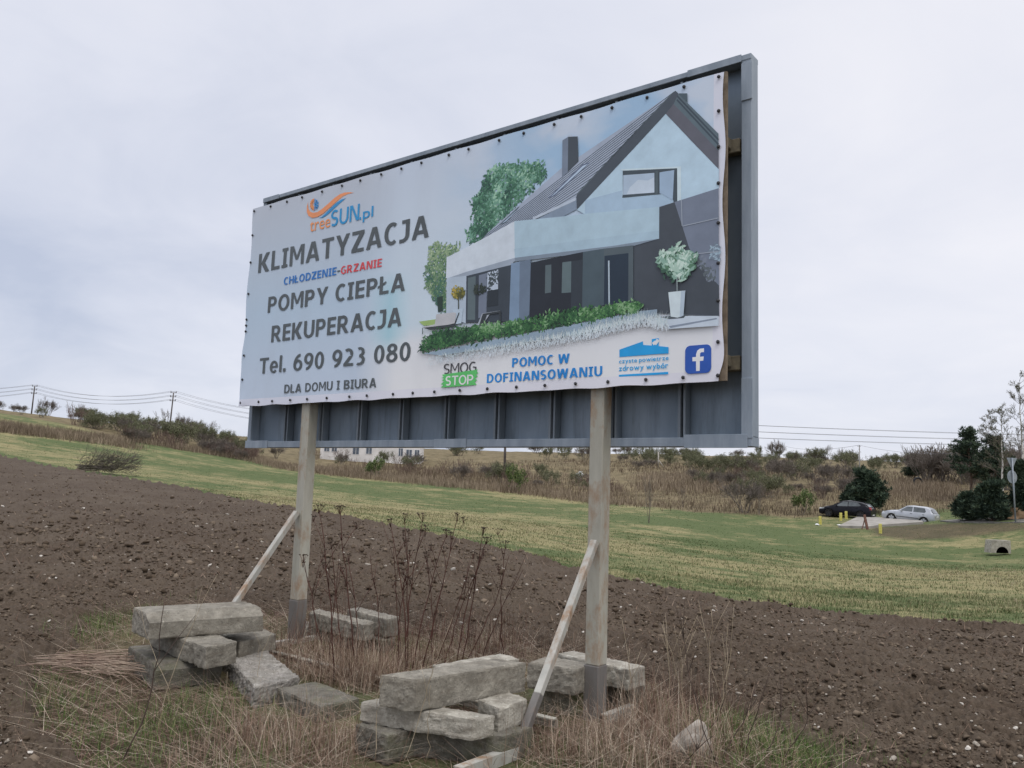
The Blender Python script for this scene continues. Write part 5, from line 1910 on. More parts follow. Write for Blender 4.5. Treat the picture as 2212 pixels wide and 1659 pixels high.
def shrub_proto(kind, seed, wmat, lmat, n_stems, ln, depth, spread, nchild, leaf, up, r=0.03, base_r=0.35, tilt=0.6, minr=0.008):
    random.seed(seed)
    wd = Wood()
    for k in range(n_stems):
        a = 2 * math.pi * k / n_stems + random.uniform(-0.3, 0.3)
        b = Vector((math.cos(a), math.sin(a), 0)) * base_r * random.random()
        d = Vector((math.cos(a) * tilt * random.uniform(0.2, 1.2), math.sin(a) * tilt * random.uniform(0.2, 1.2), 1)).normalized()
        wd.grow(b, d, ln * random.uniform(0.75, 1.15), r, depth, spread, nchild, leaf, up, 3, minr)
    w_, l_ = wd.meshes(kind)
    w_.materials.append(wmat)
    if l_:
        l_.materials.append(lmat)
    zs = [v.z for v in wd.v]
    xs = [math.hypot(v.x, v.y) for v in wd.v]
    PROTO.setdefault(kind, []).append((w_, l_, max(zs), np.percentile(xs, 96)))


for sd in (1, 2, 3):
    shrub_proto('budding', sd, MAT_TWIG, MAT_BUD, 9, 0.9, 3, 0.6, 2, (4, 0.065, 0.10), 0.10, base_r=0.5, tilt=0.9)
for sd in (4, 5):
    shrub_proto('bare', sd, MAT_TWIG, MAT_BUD, 10, 0.95, 3, 0.5, 3, None, 0.15, base_r=0.4, tilt=0.7)
for sd in (6, 7):
    shrub_proto('bramble', sd, MAT_TWIG_R, MAT_BUD, 12, 0.8, 3, 0.55, 2, None, 0.12, base_r=0.7, tilt=0.8)
for sd in (8,):
    shrub_proto('green', sd, MAT_TWIG, MAT_BUDG, 5, 1.0, 3, 0.6, 2, (4, 0.10, 0.1), 0.08, base_r=0.15, tilt=0.8)
for sd in (9, 10):
    shrub_proto('sapling', sd, MAT_TWIG, MAT_BUD, 6, 1.3, 2, 0.22, 2, None, 0.35, r=0.03, base_r=0.15, tilt=0.25, minr=0.016)
shrub_proto('spindly', 12, MAT_TWIG, MAT_BUD, 3, 1.1, 3, 0.35, 2, None, 0.25, r=0.03, base_r=0.1, tilt=0.25)
random.seed(21)


def shrub(kind, pos, height, width, label, group, name='shrub', cat='shrub', i=None):
    pr_ = PROTO[kind][random.randrange(len(PROTO[kind])) if i is None else i]
    root = bpy.data.objects.new(name, pr_[0])
    COL.objects.link(root)
    sz, sx = height / pr_[2], width / 2 / pr_[3]
    root.location = (pos[0], pos[1], pos[2] - 0.05)
    root.scale = (sx, sx, sz)
    root.rotation_euler.z = random.uniform(0, 6.28)
    tag(root, label, cat, group)
    if pr_[1]:
        l_ = bpy.data.objects.new('foliage', pr_[1])
        COL.objects.link(l_)
        l_.parent = root
    return root


def shrub_px(kind, px_, base_y, top_y, wpx, label, group=None, name='shrub', cat='shrub', rmin=20):
    p = ground_at(px_, base_y, rmin)
    d = p.y / 1811.5
    return shrub(kind, p, max(0.5, (base_y - top_y) * d), max(0.4, wpx * d), label, group, name, cat)


# single shrubs one can point at
shrub_px('green', 1107, 1064, 1003, 64, 'round green shrub in fresh leaf at the meadow edge near the right post', None)
shrub_px('green', 1733, 1112, 1055, 68, 'yellow green shrub in fresh leaf left of the black car')
shrub_px('green', 812, 1034, 985, 60, 'airy green shrub standing below the white house')
shrub_px('sapling', 1402, 1130, 1025, 26, 'upright bare sapling with several stems on the meadow right of the right post', None, 'sapling', 'sapling')
shrub_px('spindly', 1475, 1096, 1050, 24, 'small bare sapling at the meadow edge', None, 'sapling', 'sapling')
shrub_px('bare', 1608, 1108, 1025, 95, 'wide bare grey bush at the meadow edge left of the cars')
shrub_px('spindly', 1640, 1112, 1040, 40, 'thin bare bush beside the wide grey bush', None)
shrub_px('bare', 1676, 990, 947, 44, 'bare round tree on the skyline near the right edge of the board', None, 'bare_tree', 'tree', 60)
shrub_px('bare', 1827, 1008, 975, 62, 'dark round leafless tree on the skyline above the black car', None, 'bare_tree', 'tree', 60)
shrub_px('bare', 1898, 1008, 982, 42, 'dark leafless bush on the skyline left of the small pine', None, 'bare_tree', 'tree', 60)
shrub_px('bare', 1560, 1045, 1020, 50, 'dark bramble mound on the slope above the tan grass')

# white plastic bag caught in the brush
bm = bmesh.new()
bmesh.ops.create_icosphere(bm, subdivisions=3, radius=0.5)
for v in bm.verts:
    v.co *= 1 + 0.7 * mnoise.noise(v.co * 4.0) + 0.4 * mnoise.noise(v.co * 9)
    v.co.z *= 1.1
pb = ground_at(1252, 1052, 60)
o = link_mesh('plastic_bag', bm_mesh('plastic_bag', bm), mottled('white_plastic', (0.62, 0.62, 0.62), (0.8, 0.8, 0.8), 3, 0.5))
o.location = (pb.x, pb.y, pb.z + 1.5)
o.scale = (0.8, 0.8, 0.9)
tag(o, 'crumpled white plastic sheet caught in the brush left of the right post', 'plastic sheet')


def belt(poly_px, n, kinds, hs, ws, label, group, rmin=20):
    """shrubs scattered over a stretch of hillside"""
    pp = sample_poly(poly_px, n)
    for x, y in pp:
        p = ground_at(x, y, rmin)
        k = random.choices([a for a, _ in kinds], [b for _, b in kinds])[0]
        h_ = random.uniform(*hs)
        shrub(k, p, h_, h_ * random.uniform(*ws), label, group)


G_H = 'shrubs of the hedge on the left skyline'
belt([(-30, 884), (60, 893), (180, 924), (270, 943), (400, 965), (545, 988), (545, 972), (420, 944), (280, 925), (170, 906), (60, 886), (-30, 876)], 62, [('budding', 7), ('bare', 3), ('bramble', 1)], (1.8, 3.7), (1.0, 1.6),
     'olive budding shrub of the hedge along the left skyline', G_H, 60)
belt([(-20, 890), (130, 915), (130, 903), (-20, 876)], 9, [('budding', 5), ('bare', 3)], (1.6, 3.2), (1.0, 1.5), 'olive shrub at the far left end of the skyline hedge', 'shrubs at the far left of the hedge', 150)
belt([(250, 948), (545, 990), (545, 998), (400, 974), (260, 952)], 26, [('bramble', 5), ('bare', 3)], (1.6, 2.6), (1.1, 1.6), 'low reddish brown bramble at the foot of the left hedge', 'brambles at the foot of the left hedge', 60)
belt([(545, 985), (700, 1010), (900, 1032), (1150, 1058), (1150, 1035), (900, 1010), (700, 990)], 30, [('bramble', 6), ('bare', 3), ('budding', 2)], (1.5, 3.0), (0.9, 1.5), 'reddish brown leafless bush between the meadow and the white house', 'bushes below the board', 60)
belt([(1150, 1055), (1340, 1078), (1340, 1040), (1150, 1020)], 16, [('bramble', 4), ('bare', 2), ('budding', 2)], (1.2, 2.6), (1.0, 1.6), 'tangled brown bush on the rough slope left of the right post', 'bushes left of the right post', 60)
belt([(940, 985), (1300, 1000), (1300, 975), (940, 965)], 20, [('budding', 6), ('bare', 2)], (2.4, 4.0), (1.0, 1.6), 'olive shrub on the hillside seen just under the board', 'shrubs seen under the board', 80)
belt([(1330, 1022), (1500, 1035), (1660, 1045), (1880, 1035), (2060, 1030), (2060, 995), (1880, 994), (1660, 985), (1330, 975)], 85, [('budding', 8), ('bare', 4)], (1.6, 3.6), (1.0, 1.7), 'olive budding shrub on the hillside behind the right post', 'shrubs on the right hillside', 80)
belt([(1500, 1062), (1700, 1085), (1860, 1070), (1860, 1030), (1660, 1030), (1450, 1030)], 38, [('bare', 6), ('budding', 3), ('bramble', 3)], (1.3, 2.8), (0.9, 1.4), 'grey brown bush on the slope above the black car', 'bushes above the black car', 60)
belt([(1980, 1040), (2230, 1070), (2230, 1010), (1990, 1010)], 55, [('bare', 8), ('budding', 2), ('sapling', 3)], (2.5, 5.5), (0.7, 1.2), 'bare grey thicket bush around the birches', 'thicket around the birches', 60)
belt([(1620, 990), (2060, 1004), (2060, 998), (1620, 982)], 20, [('sapling', 3), ('spindly', 3), ('budding', 2)], (2.5, 5), (0.6, 1.1), 'thin bare sapling on the right skyline', 'saplings on the right skyline', 120)
belt([(0, 886), (520, 958), (520, 950), (0, 880)], 14, [('spindly', 3), ('bare', 3)], (3.2, 5.0), (0.7, 1.0), 'bare sapling rising from the left hedge', 'saplings in the left hedge', 120)


def pine(name, p, height, width, label, seed, open_=False, low=0.05):
    random.seed(seed)
    wd = Wood()
    tr = Wood()
    h_ = height
    q_ = Vector((0, 0, 0))
    nseg = 8
    tp = [Vector((0, 0, 0))]
    for k in range(nseg):
        nx_ = Vector((random.gauss(0, 0.03) * k, random.gauss(0, 0.03) * k, h_ * (k + 1) / nseg * 0.97))
        tr.seg(q_, nx_, 0.02 * h_ * (1 - k / nseg) + 0.02, 0.02 * h_ * (1 - (k + 1) / nseg) + 0.015, 6)
        q_ = nx_
        tp.append(nx_)
    nb = int(90 if not open_ else 60)
    for k in range(nb):
        t = low + (1 - low) * (k + random.random()) / nb
        prof = (1 - t) ** 0.75 * (0.6 + 0.4 * min(1, t * 6)) if not open_ else (0.45 + 0.55 * math.sin(min(1, (t - low) / (1 - low) * 1.15 + 0.15) * math.pi)) * (1.0 if t < 0.9 else 0.55)
        a = random.uniform(0, 6.28)
        ln = width / 2 * prof * random.uniform(0.65, 1.15) + 0.12
        i = min(nseg - 1, int(t * nseg))
        base_ = tp[i].lerp(tp[i + 1], t * nseg - i)
        d = Vector((math.cos(a), math.sin(a), random.uniform(0.1, 0.55))).normalized()
        steps = 4
        c0 = base_
        for s_ in range(steps):
            c1 = c0 + (d + Vector((random.gauss(0, 0.1), random.gauss(0, 0.1), 0.12 * s_))).normalized() * ln / steps
            tr.seg(c0, c1, 0.022 * (1 - s_ / steps) + 0.008, 0.022 * (1 - (s_ + 1) / steps) + 0.006, 3)
            if s_ >= 2:
                for _ in range(4):
                    cc = c0.lerp(c1, random.random()) + Vector((random.gauss(0, 0.16), random.gauss(0, 0.16), random.gauss(0, 0.10))) * (width / 3.0)
                    tn = random.random()
                    for __ in range(18):
                        dv = Vector((random.gauss(0, 1), random.gauss(0, 1), random.gauss(0.9, 0.7))).normalized()
                        wd.leaf(cc + dv * 0.04, random.uniform(0.2, 0.42), min(1, max(0, tn + random.gauss(0, 0.25))), 1.0, dv, 0.11)
            c0 = c1
    root = empty(name, (p[0], p[1], p[2] - 0.05))
    tw, _ = tr.meshes('trunk')
    _, lf = wd.meshes('needles')
    tw.name, lf.name = 'trunk', 'crown'
    link_mesh('trunk', tw, MAT_BARK, root)
    lo = link_mesh('crown', lf, MAT_NEEDLE, root)
    # flatten the needle leaves into narrow blades is done by their shape; see Wood.leaf
    tag(root, label, 'pine tree')
    return root


def px_size(px_, by, ty, wpx, rmin=30):
    p = ground_at(px_, by, rmin)
    k = p.y / 1811.5
    return p, (by - ty) * k, wpx * k


for nm, px_, by, ty, wpx, lb, sd, op, lo in (
        ('pine_tree', 1876, 1106, 1017, 100, 'dense dark pine behind the gap between the two cars', 31, False, 0.04),
        ('pine_tree', 1842, 1096, 1052, 50, 'small dark pine close behind the black car', 32, False, 0.04),
        ('pine_tree', 1976, 1036, 986, 46, 'small pine standing high on the slope right of the skyline bushes', 33, False, 0.1),
        ('pine_tree', 2098, 1085, 930, 84, 'tall open crowned pine left of the birches', 34, True, 0.32),
        ('pine_tree', 2092, 1126, 1070, 70, 'low wide dark pine in front of the tall open pine', 35, False, 0.02),
        ('pine_tree', 2142, 1126, 1046, 78, 'bushy dark pine just left of the road sign', 36, False, 0.02),
        ('pine_tree', 2152, 1080, 945, 70, 'dark pine partly hidden behind the birch stems', 37, True, 0.2),
        ('pine_tree', 2216, 1120, 1000, 60, 'dark pine cut off by the right edge behind the road sign', 38, False, 0.05)):
    p, h_, w_ = px_size(px_, by, ty, wpx)
    pine(nm, p, h_, w_, lb, sd, op, lo)


def birch(px_, by, ty, wpx, label, seed, lean):
    random.seed(seed)
    p, h_, w_ = px_size(px_, by, ty, wpx)
    tr, tw = Wood(), Wood()
    q_ = Vector((0, 0, 0))
    n = 12
    for k in range(n):
        t = (k + 1) / n
        nx_ = Vector((lean * h_ * t * (1 - 0.5 * t) + random.gauss(0, 0.03), random.gauss(0, 0.03), h_ * t))
        tr.seg(q_, nx_, 0.011 * h_ * (1 - k / n) + 0.012, 0.011 * h_ * (1 - t) + 0.012, 6)
        if t > 0.3:
            for _ in range(3):
                a = random.uniform(0, 6.28)
                d = Vector((math.cos(a), math.sin(a), random.uniform(0.7, 1.5))).normalized()
                tw.grow(q_.lerp(nx_, random.random()), d, w_ * 0.42 * (1.25 - t) + 0.25, 0.022, 2, 0.4, 3, (1, 0.06, 0.05), 0.08, 3, 0.010)
        q_ = nx_
    root = empty('birch_tree', (p.x, p.y, p.z - 0.05))
    w1, _ = tr.meshes('t')
    w2, l2 = tw.meshes('c')
    w1.name, w2.name = 'trunk', 'twigs'
    link_mesh('trunk', w1, MAT_BIRCH, root)
    c_ = link_mesh('twigs', w2, MAT_TWIG, root)
    if l2:
        link_mesh('catkins', l2, MAT_BUD, c_)
    tag(root, label, 'birch tree')


birch(2166, 1088, 886, 52, 'tallest white stemmed birch, bare, beside the road sign', 41, 0.03)
birch(2152, 1078, 898, 44, 'slimmer bare birch with a leaning white stem left of the tallest birch', 42, -0.12)
birch(2215, 1090, 820, 60, 'bare birch at the right edge of the photo, twigs reaching in', 43, -0.02)
random.seed(77)

# ------------------------------------------------------------------ heap of cut branches on the meadow
pb = ground_at(232, 1024, 20)
kb = pb.y / 1811.5
root = empty('brush_heap', pb)
wd = Wood()
random.seed(5)
for k in range(150):
    a = Vector((random.uniform(-60, 40) * kb, random.gauss(0, 0.35), random.uniform(0.1, 0.85)))
    d = Vector((1.0, random.gauss(0, 0.35), random.gauss(0.25, 0.4))).normalized()
    wd.grow(a, d, random.uniform(0.4, 0.75), 0.016, 2, 0.35, 2, None, 0.06, 3, 0.006)
w1, _ = wd.meshes('h')
w1.name = 'branches'
link_mesh('branches', w1, MAT_TWIG, root)
bm = bmesh.new()
for k in range(7):
    y0 = random.uniform(-0.3, 0.3)
    add_tube(bm, [(-66 * kb + random.uniform(-.1, .1), y0, 0.12 + 0.06 * k), (10 * kb, y0 + random.gauss(0, 0.3), 0.3 + 0.03 * k)], [0.05, 0.03], 6)
link_mesh('cut_stems', bm_mesh('cut_stems', bm), MAT_TIMBER, root)
tag(root, 'heap of cut grey branches lying on the meadow at the left', 'brush heap')
# bundle of dry stalks on the verge, left of the block pile
pb = at_z(215, 1450, 0.02)
bm = bmesh.new()
for k in range(90):
    x0, y0 = random.uniform(-0.6, 0.15), random.gauss(0, 0.17)
    ln = random.uniform(0.35, 0.75)
    a = random.gauss(0, 0.42)
    z0 = 0.01 + random.random() * 0.11
    add_tube(bm, [(x0, y0, z0), (x0 + ln * 0.5 * math.cos(a), y0 + ln * 0.5 * math.sin(a), z0 + 0.02), (x0 + ln * math.cos(a), y0 + ln * math.sin(a), z0 + random.gauss(0, 0.02))], 0.0035, 4)
o = link_mesh('stalk_heap', bm_mesh('stalk_heap', bm), mottled('dry_stalks', (0.2, 0.13, 0.1), (0.42, 0.33, 0.25), 5, 0.85))
o.location = pb
tag(o, 'flat heap of cut dry stalks left of the left block pile', 'stalk heap')

# ------------------------------------------------------------------ power poles and wires
MAT_POLE = mottled('tarred_pole', (0.07, 0.06, 0.055), (0.15, 0.13, 0.12), 2, 0.9)
MAT_INS = mottled('insulator', (0.1, 0.09, 0.09), (0.2, 0.18, 0.18), 9, 0.5)
MAT_WIRE = mottled('wire', (0.13, 0.13, 0.145), (0.19, 0.19, 0.2), 1, 0.6)


def power_pole(px_, Y, base_y, top_px, top_y, label):
    b = at_y(px_, base_y, Y)
    b[2] = tz(b[0], b[1]) - 0.2
    t = at_y(top_px, top_y, Y)
    root = empty('power_pole', b)
    tag(root, label, 'power pole', 'wooden power poles')
    hv = Vector(t - b)
    bm = bmesh.new()
    add_tube(bm, [(0, 0, 0), hv], [0.19, 0.14], 8)
    link_mesh('pole', bm_mesh('pole', bm), MAT_POLE, root)
    tips = []
    for k in range(3):
        z = hv * (1 - (0.05 + 0.95 * k) / hv.length)
        bm = bmesh.new()
        add_tube(bm, [z + Vector((-0.62, 0, 0)), z + Vector((0.62, 0, 0))], 0.055, 5)
        arm = link_mesh('crossarm', bm_mesh('crossarm', bm), MAT_POLE, root)
        for sx in (-1, 1):
            bm = bmesh.new()
            q_ = z + Vector((0.62 * sx, 0, 0))
            add_tube(bm, [q_ - Vector((0, 0, 0.1)), q_ + Vector((0, 0, 0.15)), q_ + Vector((0, 0, 0.4))], [0.05, 0.1, 0.07], 6)
            link_mesh('insulator', bm_mesh('insulator', bm), MAT_INS, arm)
            tips.append(Vector(b) + q_ + Vector((0, 0, 0.38)))
    return tips


def wire(a, b, sag, r, label, group):
    bm = bmesh.new()
    pts = [a.lerp(b, k / 20) - Vector((0, 0, sag * 4 * (k / 20) * (1 - k / 20))) for k in range(21)]
    add_tube(bm, pts, r, 4)
    o = link_mesh('power_wire', bm_mesh('power_wire', bm), MAT_WIRE)
    tag(o, label, 'wire', group)


t1 = power_pole(67, 215, 902, 75, 834, 'power pole with three crossarms farthest left on the hill')
t2 = power_pole(366, 195, 928, 375, 848, 'power pole with three crossarms left of the billboard on the skyline')
t3 = power_pole(1090, 118, 1020, 1093, 893, 'power pole standing mostly hidden behind the billboard')
for k in range(6):
    far = Vector(at_y(-420, (806, 806, 818, 818, 830, 830)[k], 235))
    wire(far, t1[k], 3.0, 0.028, 'power wire sagging from the farthest left pole out of frame', 'wires left of the first pole')
    wire(t1[k], t2[k], 2.0, 0.028, 'power wire sagging between the two left poles', 'wires between the left poles')
    wire(t2[k], t3[k], 3.0, 0.024, 'power wire running behind the billboard from the left', 'wires behind the billboard')
    yR = (945, 947, 957, 959, 968, 970)[k]
    wire(t3[k], Vector(at_y(2560, yR, 96)), 0.6, 0.016, 'power wire crossing the sky right of the billboard', 'wires right of the billboard')


def slim_pole(px_, base_y, top_y, label, rmin=60, r=0.09, name='slim_pole'):
    p = ground_at(px_, base_y, rmin)
    h_ = (base_y - top_y) * p.y / 1811.5
    bm = bmesh.new()
    add_tube(bm, [(0, 0, -0.3), (0.05, 0, h_)], [r, r * 0.7], 7)
    add_tube(bm, [(-0.25, 0, h_ - 0.15), (0.25, 0, h_ - 0.15)], 0.03, 4)
    o = link_mesh(name, bm_mesh(name, bm), mottled('grey_pole', (0.2, 0.19, 0.18), (0.34, 0.33, 0.31), 3, 0.85))
    o.location = p
    tag(o, label, 'pole')
    return Vector((p.x, p.y, p.z + h_))


s1 = slim_pole(1857, 1040, 962, 'slim grey pole rising from the slope above the black car')
s2 = slim_pole(1666, 990, 954, 'slim grey pole on the skyline near the board edge', 120)
wire(s2, s1, 1.2, 0.02, 'thin line sagging between the two slim poles', None)
wire(s1, Vector(at_y(2080, 978, 100)), 0.5, 0.015, 'thin line running from the slim pole to the pines', None)
p = ground_at(1422, 1010, 60)
bm = bmesh.new()
k_ = p.y / 1811.5
add_tube(bm, [(0, 0, -0.2), (0, 0, 34 * k_)], 0.12, 6)
add_tube(bm, [(14 * k_, 0, -0.2), (1 * k_, 0, 16 * k_)], 0.09, 6)
o = link_mesh('fence_post', bm_mesh('fence_post', bm), mottled('pale_post', (0.3, 0.28, 0.24), (0.45, 0.42, 0.37), 3, 0.9))
o.location = p
tag(o, 'pale post with a slanting prop on the slope right of the right post', 'post')

# ------------------------------------------------------------------ white house behind
MAT_WALLW = mottled('white_render', (0.6, 0.58, 0.56), (0.74, 0.72, 0.7), 0.6, 0.9)
MAT_ROOFH = mottled('grey_roof_tiles', (0.12, 0.1, 0.095), (0.2, 0.17, 0.16), 3, 0.9)
MAT_GLASS = mottled('window_glass', (0.05, 0.065, 0.09), (0.12, 0.145, 0.18), 1, 0.15, 0.6)
MAT_FRAME = mottled('white_window_frame', (0.6, 0.6, 0.6), (0.7, 0.7, 0.7), 3, 0.6)
hp = Vector(at_y(800, 998, 148))
hz = tz(hp.x, hp.y)
house = empty('white_house', (hp.x, hp.y, hz - 0.5), 0.05)
tag(house, 'long white house with small windows on the hill, seen under the board', 'house')
HL, HD, HH = 17.6, 9.0, 5.2
bm = bmesh.new()
add_box(bm, (0, HD / 2, HH / 2), (HL, HD, HH))
wallo = link_mesh('wall', bm_mesh('wall', bm), MAT_WALLW, house)
bm = bmesh.new()
vs = [bm.verts.new(q_) for q_ in ((-HL / 2 - 0.4, -0.4, HH - 0.05), (HL / 2 + 0.4, -0.4, HH - 0.05), (HL / 2 + 0.4, HD + 0.4, HH - 0.05), (-HL / 2 - 0.4, HD + 0.4, HH - 0.05), (-HL / 2 - 0.4, HD / 2, HH + 2.2), (HL / 2 + 0.4, HD / 2, HH + 2.2))]
for f in ((0, 1, 5, 4), (2, 3, 4, 5), (3, 0, 4), (1, 2, 5), (3, 2, 1, 0)):
    bm.faces.new([vs[i] for i in f])
roof = link_mesh('roof', bm_mesh('roof', bm), MAT_ROOFH, house)
for px_, w_, zc in ((706, 0.9, 2.9), (722, 0.9, 2.9), (768, 1.1, 2.55), (796, 1.0, 2.7), (864, 0.75, 2.5), (882, 1.0, 2.3), (899, 0.8, 2.3)):
    x = (px_ - 800) * 148 / 1811.5
    bm = bmesh.new()
    add_box(bm, (x, -0.03, zc), (w_ + 0.16, 0.06, 1.5))
    f = link_mesh('window', bm_mesh('window', bm), MAT_FRAME, house)
    bm = bmesh.new()
    add_box(bm, (x - w_ / 4 - 0.01, -0.07, zc), (w_ / 2 - 0.06, 0.02, 1.34))
    add_box(bm, (x + w_ / 4 + 0.01, -0.07, zc), (w_ / 2 - 0.06, 0.02, 1.34))
    link_mesh('pane', bm_mesh('pane', bm), MAT_GLASS, f)

# ------------------------------------------------------------------ cars
MAT_TYRE = mottled('tyre_rubber', (0.012, 0.012, 0.012), (0.028, 0.027, 0.026), 20, 0.9)
MAT_RIM_S = mottled('silver_rim', (0.42, 0.43, 0.45), (0.6, 0.61, 0.63), 10, 0.35, 0.5, 0.6)
MAT_RIM_B = mottled('black_rim', (0.02, 0.02, 0.022), (0.045, 0.045, 0.05), 10, 0.5)
MAT_CARGLASS = mottled('car_glass', (0.06, 0.07, 0.075), (0.14, 0.16, 0.17), 1, 0.06, 0.7)  # base colour raised to carry the grey of the reflected sky
MAT_TRIM = mottled('black_trim_and_shade', (0.015, 0.015, 0.017), (0.03, 0.03, 0.032), 10, 0.6)
MAT_TAIL = mottled('red_tail_lamp', (0.22, 0.015, 0.015), (0.4, 0.03, 0.03), 6, 0.2, 0.6)
MAT_TAILD = mottled('dark_red_tail_lamp', (0.07, 0.008, 0.012), (0.13, 0.012, 0.018), 6, 0.2, 0.6)
MAT_HEADL = mottled('headlamp_glass', (0.4, 0.42, 0.43), (0.6, 0.62, 0.62), 6, 0.1, 0.6)
MAT_PLATE = mottled('number_plate', (0.6, 0.6, 0.58), (0.7, 0.7, 0.68), 4, 0.5)
MAT_SILVER = mottled('silver_car_paint', (0.42, 0.44, 0.47), (0.5, 0.52, 0.55), 2, 0.28, 0.5, 0.4)
MAT_BLACK = mottled('black_car_paint', (0.005, 0.005, 0.009), (0.009, 0.009, 0.014), 2, 0.2, 0.25)


def interp(tab, x):
    return float(np.interp(x, [a for a, _ in tab], [b for _, b in tab]))


